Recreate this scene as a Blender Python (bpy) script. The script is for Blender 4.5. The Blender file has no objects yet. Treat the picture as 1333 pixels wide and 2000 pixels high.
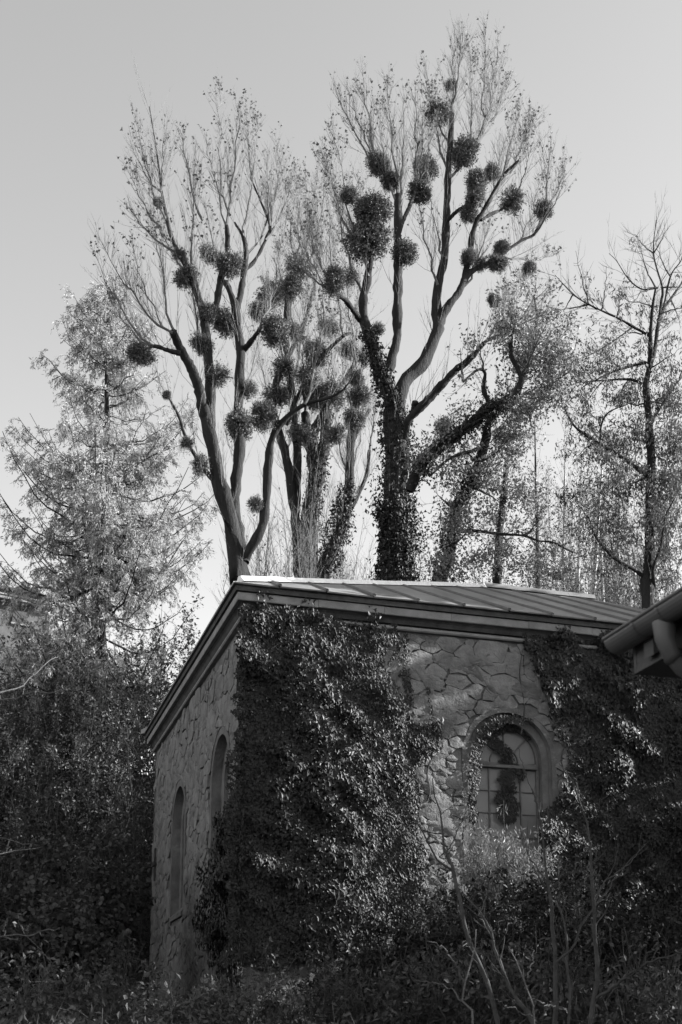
import bpy, math, random
import numpy as np
from mathutils import Vector, Matrix
from mathutils.geometry import tessellate_polygon

SC = bpy.context.scene
COL = SC.collection
# ------------------------------------------------------------------ camera
TH = math.atan(477/2500); CT, ST = math.cos(TH), math.sin(TH)
CAMP = np.array([0., 0., 1.6])
cd = bpy.data.cameras.new('camera'); cam = bpy.data.objects.new('camera', cd); COL.objects.link(cam)
cam.location = CAMP
cam.rotation_euler = (math.pi/2 + TH, 0, 0)
cd.sensor_fit = 'VERTICAL'; cd.sensor_height = 36.0; cd.sensor_width = 24.0
cd.lens = 36*2500/2000
cd.shift_y = 583/2000
cd.clip_end = 6000
cd.dof.use_dof = True; cd.dof.focus_distance = 29; cd.dof.aperture_fstop = 3.4
SC.camera = cam
# ------------------------------------------------------------------ sky and sun
SUN_EL, SUN_AZ = math.radians(25), math.radians(84)     # azimuth clockwise from +Y
SUND = Vector((math.sin(SUN_AZ)*math.cos(SUN_EL), math.cos(SUN_AZ)*math.cos(SUN_EL), math.sin(SUN_EL)))
W = bpy.data.worlds.new('World'); SC.world = W; W.use_nodes = True
nt = W.node_tree; bg = nt.nodes['Background']
sky = nt.nodes.new('ShaderNodeTexSky'); sky.sky_type = 'NISHITA'; sky.sun_disc = False
sky.sun_elevation = SUN_EL; sky.sun_rotation = SUN_AZ
sky.air_density = 1.0; sky.dust_density = 0.3; sky.ozone_density = 1.0
bw = nt.nodes.new('ShaderNodeRGBToBW')
nt.links.new(sky.outputs[0], bw.inputs[0]); nt.links.new(bw.outputs[0], bg.inputs[0])
bg.inputs[1].default_value = 0.10
ld = bpy.data.lights.new('sun', 'SUN'); ld.energy = 4.2; ld.angle = math.radians(0.55); ld.color = (1, 1, 1)
sun = bpy.data.objects.new('sun', ld); COL.objects.link(sun)
sun.rotation_euler = SUND.to_track_quat('Z', 'Y').to_euler(); sun.location = (60, 0, 60)
SC.view_settings.view_transform = 'Standard'; SC.view_settings.look = 'None'
SC.view_settings.exposure = 2.0; SC.view_settings.gamma = 1.0; SC.view_settings.use_curve_mapping = False
SC.cycles.max_bounces = 6; SC.cycles.diffuse_bounces = 3; SC.cycles.glossy_bounces = 3
SC.cycles.transmission_bounces = 3; SC.cycles.transparent_max_bounces = 8

# ------------------------------------------------------------------ helpers
rng = np.random.default_rng(7); random.seed(7)
def nrm(a):
    return a/np.maximum(np.linalg.norm(a, axis=-1, keepdims=True), 1e-9)
def ray(x, y):
    v = 1583-y
    return np.array([x-666.5, 2500*CT-v*ST, 2500*ST+v*CT])
def at(x, y, Y):                    # a point of the place seen at (x, y), Y metres ahead
    r = ray(x, y); return CAMP + r*(Y/r[1])

def tag(o, label=None, cat=None, group=None, kind=None):
    if label: o['label'] = label
    if cat: o['category'] = cat
    if group: o['group'] = group
    if kind: o['kind'] = kind
    return o
def empty(name, loc, label, cat, group=None):
    o = bpy.data.objects.new(name, None); COL.objects.link(o); o.location = Vector(loc); o.empty_display_size = .2
    return tag(o, label, cat, group)
def world(o):
    return o.matrix_basis.copy() if o.parent is None else world(o.parent) @ o.matrix_parent_inverse @ o.matrix_basis
def link(name, me, parent=None, kind=None):
    o = bpy.data.objects.new(name, me); COL.objects.link(o)
    if parent is not None:
        o.parent = parent
        o.matrix_parent_inverse = world(parent).inverted()
    if kind: o['kind'] = kind
    return o

class MB:
    """collects verts and faces in world space, builds ONE mesh object"""
    def __init__(s): s.v = []; s.f = []; s.n = 0; s.m = []
    def add(s, V, F, mi=0):
        V = np.asarray(V, float).reshape(-1, 3)
        s.v.append(V)
        F = np.asarray(F, int)
        if F.size:
            s.f.append(F + s.n); s.m.append(np.full(len(F), mi))
        s.n += len(V)
    def addf(s, V, faces, mi=0):     # faces of any size
        b = {}
        for f in faces: b.setdefault(len(f), []).append(f)
        V = np.asarray(V, float).reshape(-1, 3); n0 = s.n
        s.v.append(V); s.n += len(V)
        for k, fs in b.items():
            s.f.append(np.array(fs)+n0); s.m.append(np.full(len(fs), mi))
    def build(s, name, mats, parent=None, smooth=False, kind=None):
        me = bpy.data.meshes.new(name)
        V = np.concatenate(s.v) if s.v else np.zeros((0, 3))
        me.vertices.add(len(V)); me.vertices.foreach_set('co', V.astype(np.float32).ravel())
        idx = np.concatenate([f.ravel() for f in s.f]) if s.f else np.zeros(0, int)
        tot = np.concatenate([np.full(len(f), f.shape[1]) for f in s.f]) if s.f else np.zeros(0, int)
        start = np.concatenate([[0], np.cumsum(tot)[:-1]]) if len(tot) else tot
        me.loops.add(len(idx)); me.loops.foreach_set('vertex_index', idx.astype(np.int32))
        me.polygons.add(len(tot)); me.polygons.foreach_set('loop_start', start.astype(np.int32))
        if not isinstance(mats, (list, tuple)): mats = [mats]
        for m in mats: me.materials.append(m)
        if len(mats) > 1: me.polygons.foreach_set('material_index', np.concatenate(s.m).astype(np.int32))
        me.polygons.foreach_set('use_smooth', np.full(len(tot), smooth))
        me.update(calc_edges=True); me.validate()
        return link(name, me, parent, kind)

def tubes(mb, P, R, S=4, mi=0, cap=True, rough=0.):
    """P (N,K,3), R (N,K): tapered tubes"""
    P = np.asarray(P, float); R = np.asarray(R, float)
    if P.ndim == 2: P = P[None]; R = R[None]
    N, K, _ = P.shape
    if N == 0: return
    T = np.empty_like(P); T[:, 1:-1] = P[:, 2:]-P[:, :-2]; T[:, 0] = P[:, 1]-P[:, 0]; T[:, -1] = P[:, -1]-P[:, -2]
    T = nrm(T)
    ch = nrm(P[:, -1]-P[:, 0])
    ref = np.where(np.abs(ch[:, 2:3]) < .8, np.array([[0, 0, 1.]]), np.array([[1., 0, 0]]))[:, None, :]
    U = nrm(np.cross(np.broadcast_to(ref, T.shape), T)); Vv = np.cross(T, U)
    a = np.arange(S)*2*math.pi/S
    RR = R[:, :, None]*np.ones((1, 1, S))
    if rough:
        ph = P[:, :, None, :]+R[:, :, None, None]*(U[:, :, None, :]*np.cos(a)[None, None, :, None]+Vv[:, :, None, :]*np.sin(a)[None, None, :, None])
        RR = RR*(1+rough*noise3(ph, 5., 3)+rough*.7*noise3(ph*np.array([1, 1, .3]), 22., 4))
    V = P[:, :, None, :] + RR[..., None]*(U[:, :, None, :]*np.cos(a)[None, None, :, None] + Vv[:, :, None, :]*np.sin(a)[None, None, :, None])
    i = np.arange(K-1)[:, None]*S; j = np.arange(S)[None]; j2 = (j+1) % S
    q = np.stack([i+j, i+j2, i+S+j2, i+S+j], -1).reshape(-1, 4)
    if S == 3:          # thin twigs end in a point
        nv = (K-1)*3+1; V = np.concatenate([V[:, :K-1].reshape(N, -1, 3), P[:, -1:]], 1); off = (np.arange(N)*nv)[:, None, None]; b = (K-2)*3
        tri = np.array([[b, b+1, nv-1], [b+1, b+2, nv-1], [b+2, b, nv-1]]); n0 = mb.n
        mb.add(V, (tri[None]+off).reshape(-1, 3), mi)
        if K > 2: mb.f.append((q[:(K-2)*3][None]+off).reshape(-1, 4)+n0); mb.m.append(np.full(N*(K-2)*3, mi))
        return
    F = (q[None] + (np.arange(N)*K*S)[:, None, None]).reshape(-1, 4)
    n0 = mb.n
    mb.add(V, F, mi)
    if cap and S > 3:
        e = (np.arange(N)*K*S)[:, None]+(K-1)*S+np.arange(S)[None]
        mb.f.append(e+n0); mb.m.append(np.full(len(e), mi))

def catmull(P, K):
    P = np.asarray(P, float)
    if len(P) == 2:
        t = np.linspace(0, 1, K)[:, None]; return P[0]*(1-t)+P[1]*t
    Q = np.vstack([2*P[0]-P[1], P, 2*P[-1]-P[-2]])
    out = []
    for i in range(1, len(Q)-2):
        t = np.linspace(0, 1, 12, endpoint=False)[:, None]
        a, b, c, d = Q[i-1], Q[i], Q[i+1], Q[i+2]
        out.append(.5*((2*b)+(-a+c)*t+(2*a-5*b+4*c-d)*t*t+(-a+3*b-3*c+d)*t**3))
    out.append(P[-1:]); A = np.vstack(out)
    L = np.concatenate([[0], np.cumsum(np.linalg.norm(np.diff(A[:, :3], axis=0), axis=1))])
    u = np.linspace(0, L[-1], K)
    return np.stack([np.interp(u, L, A[:, k]) for k in range(A.shape[1])], 1)

def spawn(P, R, dens, L, ang=35, up=.3, t0=.1, t1=1., K=5, noise=.12, rr=.6, rtip=.003, rmax=.02, shrink=.6, rg=rng, n=None):
    """children twigs on parents P (N,K,3); dens = twigs per metre"""
    N, KP, _ = P.shape
    if N == 0: return np.zeros((0, K, 3)), np.zeros((0, K))
    seg = np.linalg.norm(np.diff(P, axis=1), axis=2); LEN = seg.sum(1)
    cnt = rg.poisson(LEN*(t1-t0)*dens) if n is None else np.full(N, n)
    I = np.repeat(np.arange(N), cnt); M = len(I)
    if M == 0: return np.zeros((0, K, 3)), np.zeros((0, K))
    t = t0+(t1-t0)*rg.random(M)
    u = t*(KP-1); k = np.minimum(u.astype(int), KP-2); f = (u-k)[:, None]
    p = P[I, k]*(1-f)+P[I, k+1]*f; tan = nrm(P[I, k+1]-P[I, k])
    pr = R[I, k]*(1-f[:, 0])+R[I, k+1]*f[:, 0]
    rnd = rg.normal(size=(M, 3)); per = nrm(rnd-(rnd*tan).sum(1, keepdims=True)*tan)
    a = np.radians(ang*(.6+.8*rg.random(M)))[:, None]
    d = nrm(tan*np.cos(a)+per*np.sin(a)+np.array([0, 0, up*.5]))
    ll = L*(.5+.9*rg.random(M))*(1-shrink*t)
    st = (ll/(K-1))[:, None]
    out = [p]
    for i in range(K-1):
        d = nrm(d+np.array([0, 0, up/(K-1)])+rg.normal(size=(M, 3))*noise)
        p = p+d*st; out.append(p)
    CP = np.stack(out, 1)
    r0 = np.minimum(pr*rr, rmax); r0 = np.maximum(r0, rtip)
    CR = r0[:, None]+(rtip-r0)[:, None]*np.linspace(0, 1, K)[None]
    return CP, CR

LEAF = {
 'ivy': (np.array([[0, 0, 0], [-.52, .08, .07], [-.33, .45, .05], [0, 1, -.02], [.33, .45, .05], [.52, .08, .07], [0, .38, -.07]]),
         np.array([[6, 1, 0], [6, 2, 1], [6, 3, 2], [6, 4, 3], [6, 5, 4], [6, 0, 5]])),
 'ivylow': (np.array([[0, .08, 0], [-.52, 0, .07], [-.02, 1, -.02], [.52, 0, .07], [0, .36, -.07]]), np.array([[4, 1, 0], [4, 2, 1], [4, 3, 2], [4, 0, 3]])),
 'oval': (np.array([[0, 0, 0], [-.27, .45, .08], [0, 1, -.04], [.27, .45, .08]]), np.array([[0, 2, 1], [0, 3, 2]])),
 'round': (np.array([[0, 0, 0], [-.38, .2, .06], [-.42, .6, .04], [0, 1, -.04], [.42, .6, .04], [.38, .2, .06]]), np.array([[0, 3, 2], [0, 2, 1], [0, 4, 3], [0, 5, 4]])),
 'long': (np.array([[0, 0, 0], [-.13, .45, .04], [0, 1, -.05], [.13, .45, .04]]), np.array([[0, 2, 1], [0, 3, 2]])),
 'blade': (np.array([[-.012, 0, 0], [.012, 0, 0], [.01, .5, .04], [-.01, .5, .04], [0, 1, .2]]), np.array([[0, 1, 2], [0, 2, 3], [3, 2, 4]])),
 'poplar': (np.array([[0, 0, 0], [-.42, .22, .05], [0, 1, -.03], [.42, .22, .05]]), np.array([[0, 2, 1], [0, 3, 2]])),
}
def leaves(mb, P, D, Nn, size, kind='oval', mi=0):
    if len(P) == 0: return
    T, F = LEAF[kind]
    D = nrm(D); X = nrm(np.cross(D, Nn)); Z = np.cross(X, D)
    s = np.asarray(size)[:, None, None]
    V = P[:, None, :]+s*(X[:, None, :]*T[None, :, 0:1]+D[:, None, :]*T[None, :, 1:2]+Z[:, None, :]*T[None, :, 2:3])
    FF = (F[None]+(np.arange(len(P))*len(T))[:, None, None]).reshape(-1, 3)
    mb.add(V, FF, mi)
def twig_points(P, n, rg=rng, t0=.2, jit=.03):
    N, K, _ = P.shape
    if N == 0: return np.zeros((0, 3)), np.zeros((0, 3))
    I = rg.integers(0, N, n); u = (t0+(1-t0)*rg.random(n))*(K-1)*.9999; k = u.astype(int); f = (u-k)[:, None]
    return P[I, k]*(1-f)+P[I, k+1]*f+rg.normal(size=(n, 3))*jit, nrm(P[I, k+1]-P[I, k])
def noise3(p, f, seed=0):
    """smooth random field -1..1: many plane waves of random direction"""
    g = np.random.default_rng(1000+seed); q = np.asarray(p)*f; out = 0
    for k in range(14):
        d = g.normal(size=3); d = d/np.linalg.norm(d)*(.6+1.3*g.random()); out = out+np.sin(q@d+g.random()*6.283)
    return np.clip(out/3.4, -1.3, 1.3)

def box(mb, o, ax, ay, az, mi=0):
    """box from corner o with edge vectors"""
    o, ax, ay, az = [np.asarray(q, float) for q in (o, ax, ay, az)]
    V = [o, o+ax, o+ax+ay, o+ay, o+az, o+ax+az, o+ax+ay+az, o+ay+az]
    mb.add(V, [[0, 3, 2, 1], [4, 5, 6, 7], [0, 1, 5, 4], [1, 2, 6, 5], [2, 3, 7, 6], [3, 0, 4, 7]], mi)

# ------------------------------------------------------------------ materials (a monochrome place: neutral greys)
def mat(name, col, rough=.8, var=.25, scale=3., bump=.0, bscale=20., spec=.35, rand=0., metal=0., stretch=(1, 1, 1), trans=0., streak=False, bdist=.02):
    m = bpy.data.materials.new(name); m.use_nodes = True
    n = m.node_tree.nodes; l = m.node_tree.links; b = n['Principled BSDF']
    b.inputs['Roughness'].default_value = rough; b.inputs['Specular IOR Level'].default_value = spec; b.inputs['Metallic'].default_value = metal
    geo = n.new('ShaderNodeNewGeometry')
    mp = n.new('ShaderNodeMapping'); mp.inputs['Scale'].default_value = stretch; l.new(geo.outputs['Position'], mp.inputs[0])
    nz = n.new('ShaderNodeTexNoise'); nz.inputs['Scale'].default_value = scale; nz.inputs['Detail'].default_value = 6; nz.inputs['Roughness'].default_value = .62
    l.new(mp.outputs[0], nz.inputs['Vector'])
    mr = n.new('ShaderNodeMapRange'); mr.inputs[1].default_value = .3; mr.inputs[2].default_value = .7
    mr.inputs[3].default_value = col*(1-var); mr.inputs[4].default_value = col*(1+var); mr.clamp = False
    l.new(nz.outputs['Fac'], mr.inputs[0]); val = mr.outputs[0]
    if rand:
        oi = n.new('ShaderNodeObjectInfo'); r2 = n.new('ShaderNodeMapRange'); r2.inputs[3].default_value = 1-rand; r2.inputs[4].default_value = 1+rand
        l.new(oi.outputs['Random'], r2.inputs[0]); mu = n.new('ShaderNodeMath'); mu.operation = 'MULTIPLY'
        l.new(val, mu.inputs[0]); l.new(r2.outputs[0], mu.inputs[1]); val = mu.outputs[0]
    if trans:      # leaves: each leaf has its own tone
        r2 = n.new('ShaderNodeMapRange'); r2.inputs[3].default_value = .6; r2.inputs[4].default_value = 1.5
        l.new(geo.outputs['Random Per Island'], r2.inputs[0]); mu = n.new('ShaderNodeMath'); mu.operation = 'MULTIPLY'
        l.new(val, mu.inputs[0]); l.new(r2.outputs[0], mu.inputs[1]); val = mu.outputs[0]
    l.new(val, b.inputs['Base Color'])
    if bump:
        nb = n.new('ShaderNodeTexNoise'); nb.inputs['Scale'].default_value = bscale; nb.inputs['Detail'].default_value = 5; nb.inputs['Roughness'].default_value = .65
        l.new(mp.outputs[0], nb.inputs['Vector'])
        bp = n.new('ShaderNodeBump'); bp.inputs['Strength'].default_value = bump; bp.inputs['Distance'].default_value = bdist
        l.new(nb.outputs['Fac'], bp.inputs['Height']); l.new(bp.outputs[0], b.inputs['Normal'])
    if trans:
        tr = n.new('ShaderNodeBsdfTranslucent'); l.new(val, tr.inputs[0])
        mx = n.new('ShaderNodeMixShader'); mx.inputs[0].default_value = trans
        l.new(b.outputs[0], mx.inputs[1]); l.new(tr.outputs[0], mx.inputs[2]); l.new(mx.outputs[0], n['Material Output'].inputs['Surface'])
    return m
M = {}
M['stone'] = mat('stone', .155, .92, .35, 3.2, 1., 11, .12, rand=.10, bdist=.035)
M['mortar'] = mat('mortar', .13, .95, .38, 2.2, 1., 12, .12, bdist=.03)
M['render'] = mat('plaster_surround', .12, .94, .38, 2.4, 1., 12, .12, bdist=.03)
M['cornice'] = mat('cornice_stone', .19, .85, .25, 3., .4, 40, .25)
M['cornice_dark'] = mat('dark_cornice', .06, .9, .35, 4., .5, 30, .2)  # darker tone for the cove and the eave board
M['roof'] = mat('sheet_metal', .17, .48, .30, 1.3, .35, 5, .5, rand=.12, stretch=(1, .5, 1))
M['batten'] = mat('roof_batten', .10, .6, .25, 4, .2, 30, .4)
M['cap'] = mat('hip_cap_metal', .80, .55, .12, 4, .1, 10, .5)
M['frame'] = mat('window_paint', .10, .6, .2, 6, .2, 40, .3)
M['glass'] = mat('sky_grey_glass', .17, .15, .1, 1, .08, 2.2, .6, bdist=.01)  # pale base colour stands in for sky reflected in the panes
M['iron'] = mat('iron', .03, .6, .2, 5)
M['ivy'] = mat('ivy_leaf', .018, .5, .2, 8, spec=.22, trans=.06)
M['mistle'] = mat('mistletoe_leaf', .105, .6, .2, 8, trans=.15)
M['mtwig'] = mat('mistletoe_twig', .06, .7, .2, 8)
M['bark'] = mat('poplar_bark', .024, .9, .4, 6, 1., 14, .2, stretch=(1, 1, .18), bdist=.06)
M['twig'] = mat('pale_twig', .13, .8, .25, 6, spec=.12)
M['dtwig'] = mat('dark_twig', .055, .9, .35, 9, .6, 30, .08)
M['pleaf'] = mat('poplar_leaf', .15, .65, .3, 6, spec=.15, trans=.35)
M['larch'] = mat('larch_needles', .36, .6, .25, 3, trans=.35)
M['oakleaf'] = mat('oak_leaf', .15, .5, .3, 4, trans=.3)
M['bushleaf'] = mat('bush_leaf', .082, .55, .35, 3, spec=.25, trans=.22)
M['dullleaf'] = mat('dull_leaf', .05, .6, .35, 3, spec=.2, trans=.18)
M['darkleaf'] = mat('evergreen_leaf', .02, .55, .3, 5, spec=.2, trans=.08)
M['soil'] = mat('leaf_litter', .05, .95, .4, 1.5, .8, 6, .1, bdist=.1)
M['btwig'] = mat('bough_bark', .10, .85, .35, 9, .6, 30, .1)  # bark of the left boughs; also lightens the low twig forks as if lit
M['birch'] = mat('birch_bark', .42, .8, .4, 5, .3, 20, stretch=(1, 1, 3))
M['zinc'] = mat('zinc', .07, .42, .15, 2.5, .08, 12, .5)
M['plaster'] = mat('house_plaster', .085, .9, .2, 2, .4, 40)
M['tile'] = mat('clay_tile', .07, .85, .3, 3, .3, 30, rand=.2)
M['wood'] = mat('dark_timber', .06, .8, .3, 4, .4, 20, stretch=(1, .2, 1))

# ------------------------------------------------------------------ terrain
C0 = np.array([-1.945, 25.0]); E2 = np.array([.9585, .2851]); D2 = np.array([-.2851, .9585])
def sm(a, b, x):
    t = np.clip((x-a)/(b-a), 0, 1); return t*t*(3-2*t)
def ground_z(x, y):
    x = np.asarray(x, float); y = np.asarray(y, float)
    dx, dy = x-C0[0], y-C0[1]; s = dx*E2[0]+dy*E2[1]; d = dx*D2[0]+dy*D2[1]
    z = 2.0*sm(10, 24, y)+11.0*sm(13.6, 28, d)*(1-.0*s)
    z = z + 4.0*sm(13, 26, s)*sm(6, 20, y)*(1-sm(20, 34, d))
    return z+.10*np.sin(x*.7+.3*y)*sm(3, 8, y)
xs = np.unique(np.concatenate([np.linspace(-2500, -80, 14), np.linspace(-80, -30, 18), np.arange(-30, 45, .8), np.linspace(45, 100, 18), np.linspace(100, 2500, 14)]))
ys = np.unique(np.concatenate([np.linspace(-2500, -40, 12), np.linspace(-40, -5, 12), np.arange(-5, 66, .8), np.linspace(66, 130, 14), np.linspace(130, 2500, 14)]))
X, Y = np.meshgrid(xs, ys); Z = ground_z(X, Y)
nx, ny = len(xs), len(ys)
mb = MB(); ii = (np.arange(ny-1)[:, None]*nx+np.arange(nx-1)[None]).ravel()
mb.add(np.stack([X, Y, Z], -1), np.stack([ii, ii+1, ii+nx+1, ii+nx], 1))
tag(mb.build('ground', M['soil'], smooth=True), 'dark sloping ground under the shrubs and trees', kind='structure')
def gz(x, y): return float(ground_z(x, y))
# ================================================================== the stone building
U3 = np.array([0, 0, 1.]); E3 = np.array([E2[0], E2[1], 0]); D3 = np.array([D2[0], D2[1], 0]); C3 = np.array([C0[0], C0[1], 0])
def FW(u, z, out=0.): return C3+E3*u+U3*z-D3*out          # front wall: along, up, outwards
def SW(u, z, out=0.): return C3+D3*u+U3*z-E3*out          # side wall
LEN_S, DEP = 12.5, 12.5
WB, WT = 1.2, 10.95
bld = empty('stone_building', (C0[0], C0[1], 2.7), 'old rubble stone building with low hipped metal roof, ivy and arched windows', 'building')

def arch(uc, r, zs, zb, n=20):
    a = np.linspace(0, math.pi, n+1)
    return [(uc+r, zb)]+[(uc+r*math.cos(t), zs+r*math.sin(t)) for t in a]+[(uc-r, zb)]
def plate(mb, fn, outer, holes, out, flip=False):
    polys = [[Vector((u, z, 0)) for u, z in outer]]+[[Vector((u, z, 0)) for u, z in h] for h in holes]
    flat = [p for q in polys for p in q]
    tri = tessellate_polygon(polys)
    mb.add([fn(p.x, p.y, out) for p in flat], [t for t in tri])
def reveal(mb, fn, prof, o0, o1, close=True):
    V = [fn(u, z, o0) for u, z in prof]+[fn(u, z, o1) for u, z in prof]; n = len(prof)
    F = [[i, i+1, n+i+1, n+i] for i in range(n-1)]
    if close: F.append([n-1, 0, n, 2*n-1])
    mb.add(V, F)

# walls ---------------------------------------------------------------
WIN = dict(uc=5.79, r=.975, zs=7.85, zb=5.55)
wa = arch(WIN['uc'], WIN['r'], WIN['zs'], WIN['zb'])
wi = arch(WIN['uc']+.02, .80, WIN['zs'], WIN['zb'])
mb = MB(); plate(mb, FW, [(0, WB), (LEN_S, WB), (LEN_S, WT), (0, WT)], [wa], -.04)
reveal(mb, FW, wa, 0, -.16)
plate(mb, FW, wa, [wi], -.16)
reveal(mb, FW, wi, -.16, -.42)
plate(mb, FW, [(-.1+WIN['uc']-1, WIN['zb']-.1), (WIN['uc']+1.1, WIN['zb']-.1), (WIN['uc']+1.1, WIN['zs']+1.1), (WIN['uc']-1.1, WIN['zs']+1.1)], [], -.46)
front = mb.build('front_wall', M['mortar'], bld)
NI = [dict(uc=2.45, r=.95, zs=7.55, zb=5.1), dict(uc=7.95, r=.95, zs=7.5, zb=5.0)]
mb = MB(); plate(mb, SW, [(0, WB), (DEP, WB), (DEP, WT), (0, WT)], [arch(q['uc'], q['r'], q['zs'], q['zb']) for q in NI], -.04)
for q in NI:
    a1 = arch(q['uc'], q['r'], q['zs'], q['zb']); a2 = arch(q['uc'], .66, q['zs'], q['zb']+.35)
    reveal(mb, SW, a1, 0, -.22); plate(mb, SW, a1, [a2], -.22)
    reveal(mb, SW, a2, -.22, -.5); plate(mb, SW, a2, [], -.5)
side = mb.build('side_wall', M['mortar'], bld)
mb = MB()
for a, b in (((LEN_S, 0), (LEN_S, DEP)), ((LEN_S, DEP), (0, DEP))):
    p = C3+E3*a[0]+D3*a[1]; q = C3+E3*b[0]+D3*b[1]
    mb.add([p+U3*WB, q+U3*WB, q+U3*WT, p+U3*WT], [[0, 1, 2, 3]])
mb.build('back_wall', M['mortar'], bld)

# plaster bands round the openings
def band(name, fn, q, w, parent, prd, zb):
    mb = MB(); a = arch(q['uc'], q['r']+.003, q['zs'], zb); b = arch(q['uc'], q['r']+w, q['zs'], zb)
    rg = np.random.default_rng(3)
    b = [(q['uc']+(u-q['uc'])*(1+.012*rg.normal()), z+.012*rg.normal()) for u, z in b]
    n = len(a)
    V = [fn(u, z, prd) for u, z in a]+[fn(u, z, prd) for u, z in b]+[fn(u, z, -.06) for u, z in a]+[fn(u, z, -.06) for u, z in b]
    F = []
    for i in range(n-1):
        F += [[i, i+1, n+i+1, n+i], [i, 2*n+i, 2*n+i+1, i+1], [n+i, n+i+1, 3*n+i+1, 3*n+i]]
    mb.add(V, F); return mb.build(name, M['render'], parent)
band('arch_surround', FW, WIN, .12, front, .004, 5.4)
for q in NI: band('arch_surround', SW, q, .17, side, .004, q['zb']-.1)
for q in NI:     # sloping sills of the blind niches
    mb = MB(); u0, u1 = q['uc']-q['r']+.01, q['uc']+q['r']-.01
    V = [SW(u0, q['zb'], .03), SW(u1, q['zb'], .03), SW(u1, q['zb']+.12, .02), SW(u0, q['zb']+.12, .02), SW(u0, q['zb']+.36, -.21), SW(u1, q['zb']+.36, -.21)]
    mb.addf(V, [[0, 1, 2, 3], [3, 2, 5, 4]]); mb.build('niche_sill', M['render'], side)

# rubble stones --------------------------------------------------------
def clip(poly, n, c):
    out = []
    for i in range(len(poly)):
        a, b = poly[i], poly[(i+1) % len(poly)]; da, db = a@n-c, b@n-c
        if da <= 0: out.append(a)
        if da*db < 0: out.append(a+(b-a)*(da/(da-db)))
    return out
def rubble(fn, parent, region, rad, seed, keep, fix, limit, asp=1.55):
    rg = np.random.default_rng(seed); u0, u1, z0, z1 = region; u0 -= .9; u1 += .9; z0 -= .7; z1 += .7
    pts = []
    for it in range(26000):
        f = 1.5 if it < 130 else (1. if it < 6000 else .55)
        p = np.array([u0+(u1-u0)*rg.random(), z0+(z1-z0)*rg.random()]); r = rad(*p)*f*(.8+.4*rg.random())
        if all(((p[0]-q[0])/asp)**2+(p[1]-q[1])**2 > (.5*(r+q[2]))**2 for q in pts): pts.append((p[0], p[1], r))
    A = np.array(pts); cnt = 0; rest = MB(); sc = np.array([1/asp, 1])
    order = np.argsort(A[:, 0])
    for i in order:
        p = A[i, :2]; r = A[i, 2]
        if not keep(*p, .0): continue
        S = (A[:, :2]-p)*sc; dd = np.hypot(S[:, 0], S[:, 1]); nb = np.argsort(dd)[1:15]
        k = r*1.7
        poly = [np.array([k*math.cos(t), k*math.sin(t)])*(.9+.2*rg.random()) for t in np.linspace(0, 2*math.pi, 10, endpoint=False)]
        for j in nb:
            n = S[j]/dd[j]; w = A[i, 2]/(A[i, 2]+A[j, 2])
            h = (math.sin(i*12.99+j*12.99)*43758.5453*(1+0)) % 1.0
            gap = .001 if h < .58 else (.006 if h < .78 else .024)
            tilt = (((i+j)*0.618) % 1.0-.5)*.25
            nn = np.array([n[0]*math.cos(tilt)-n[1]*math.sin(tilt), n[0]*math.sin(tilt)+n[1]*math.cos(tilt)])
            mid = n*dd[j]*w
            poly = clip(poly, nn, nn@mid-gap/2)
            if len(poly) < 3: break
        if len(poly) < 3: continue
        poly = np.array(poly)/sc+p
        # knock off corners
        q = []
        for a in range(len(poly)):
            P, Nx = poly[a], poly[(a+1) % len(poly)]
            f = .01+.06*rg.random()**2; q += [P*(1-f)+Nx*f]+([(P+Nx)/2+rg.normal(size=2)*.02] if np.linalg.norm(P-Nx) > .18 else [])+[P*f+Nx*(1-f)]
        poly = np.array(q); c = poly.mean(0)
        if np.ptp(poly[:, 0])*np.ptp(poly[:, 1]) < .012: continue
        poly = np.array([fix(a, b) for a, b in poly]); c = poly.mean(0)
        if np.ptp(poly[:, 0])*np.ptp(poly[:, 1]) < .012: continue
        n = len(poly); h = .004+.016*rg.random(); tu, tz = rg.normal()*.03, rg.normal()*.03
        ins = np.minimum(.006/np.maximum(np.linalg.norm(poly-c, axis=1), .02), .3)[:, None]
        inner = poly+(c-poly)*ins; mid_ = c+(poly-c)*.55
        ht = lambda a: h+tu*(a[0]-c[0])+tz*(a[1]-c[1])
        V = [fn(a[0], a[1], -.06) for a in poly]+[fn(a[0], a[1], ht(a)) for a in inner]+[fn(a[0], a[1], ht(a)+.010*rg.random()+.002) for a in mid_]+[fn(c[0], c[1], h+.012)]
        F = []
        for a in range(n):
            b = (a+1) % n
            F += [[a, b, n+b, n+a], [n+a, n+b, 2*n+b, 2*n+a], [2*n+a, 2*n+b, 3*n]]
        if cnt < limit:
            m1 = MB(); m1.addf(V, F); m1.build('stone', M['stone'], parent); cnt += 1
        else: rest.addf(V, F)
    if rest.n: rest.build('far_stones', M['stone'], parent, kind='stuff')
def in_arch(u, z, q, w):
    r = q['r']+w
    return (abs(u-q['uc']) < r and q['zb']-w < z < q['zs']) or ((u-q['uc'])**2+(z-q['zs'])**2 < r*r and z >= q['zs'])
def push(u, z, q, w):
    r = q['r']+w
    if not in_arch(u, z, q, w): return u, z
    if z >= q['zs']:
        d = math.hypot(u-q['uc'], z-q['zs'])+1e-6; return q['uc']+(u-q['uc'])*r/d, q['zs']+(z-q['zs'])*r/d
    if z < q['zb']-w+.12: return u, q['zb']-w
    return q['uc']+math.copysign(r, u-q['uc']), z
def keepF(u, z, m): return 2.3 < u < 8.2 and 3.3 < z < 10.34 and not in_arch(u, z, WIN, .14)
def fixF(u, z):
    u, z = push(u, z, WIN, .11+.02*math.sin(7*u+5*z)); return u, min(z, 10.40)
def radF(u, z): return (.265 if z > 8.6 else .23 if z > 7.8 else .20)
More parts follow.
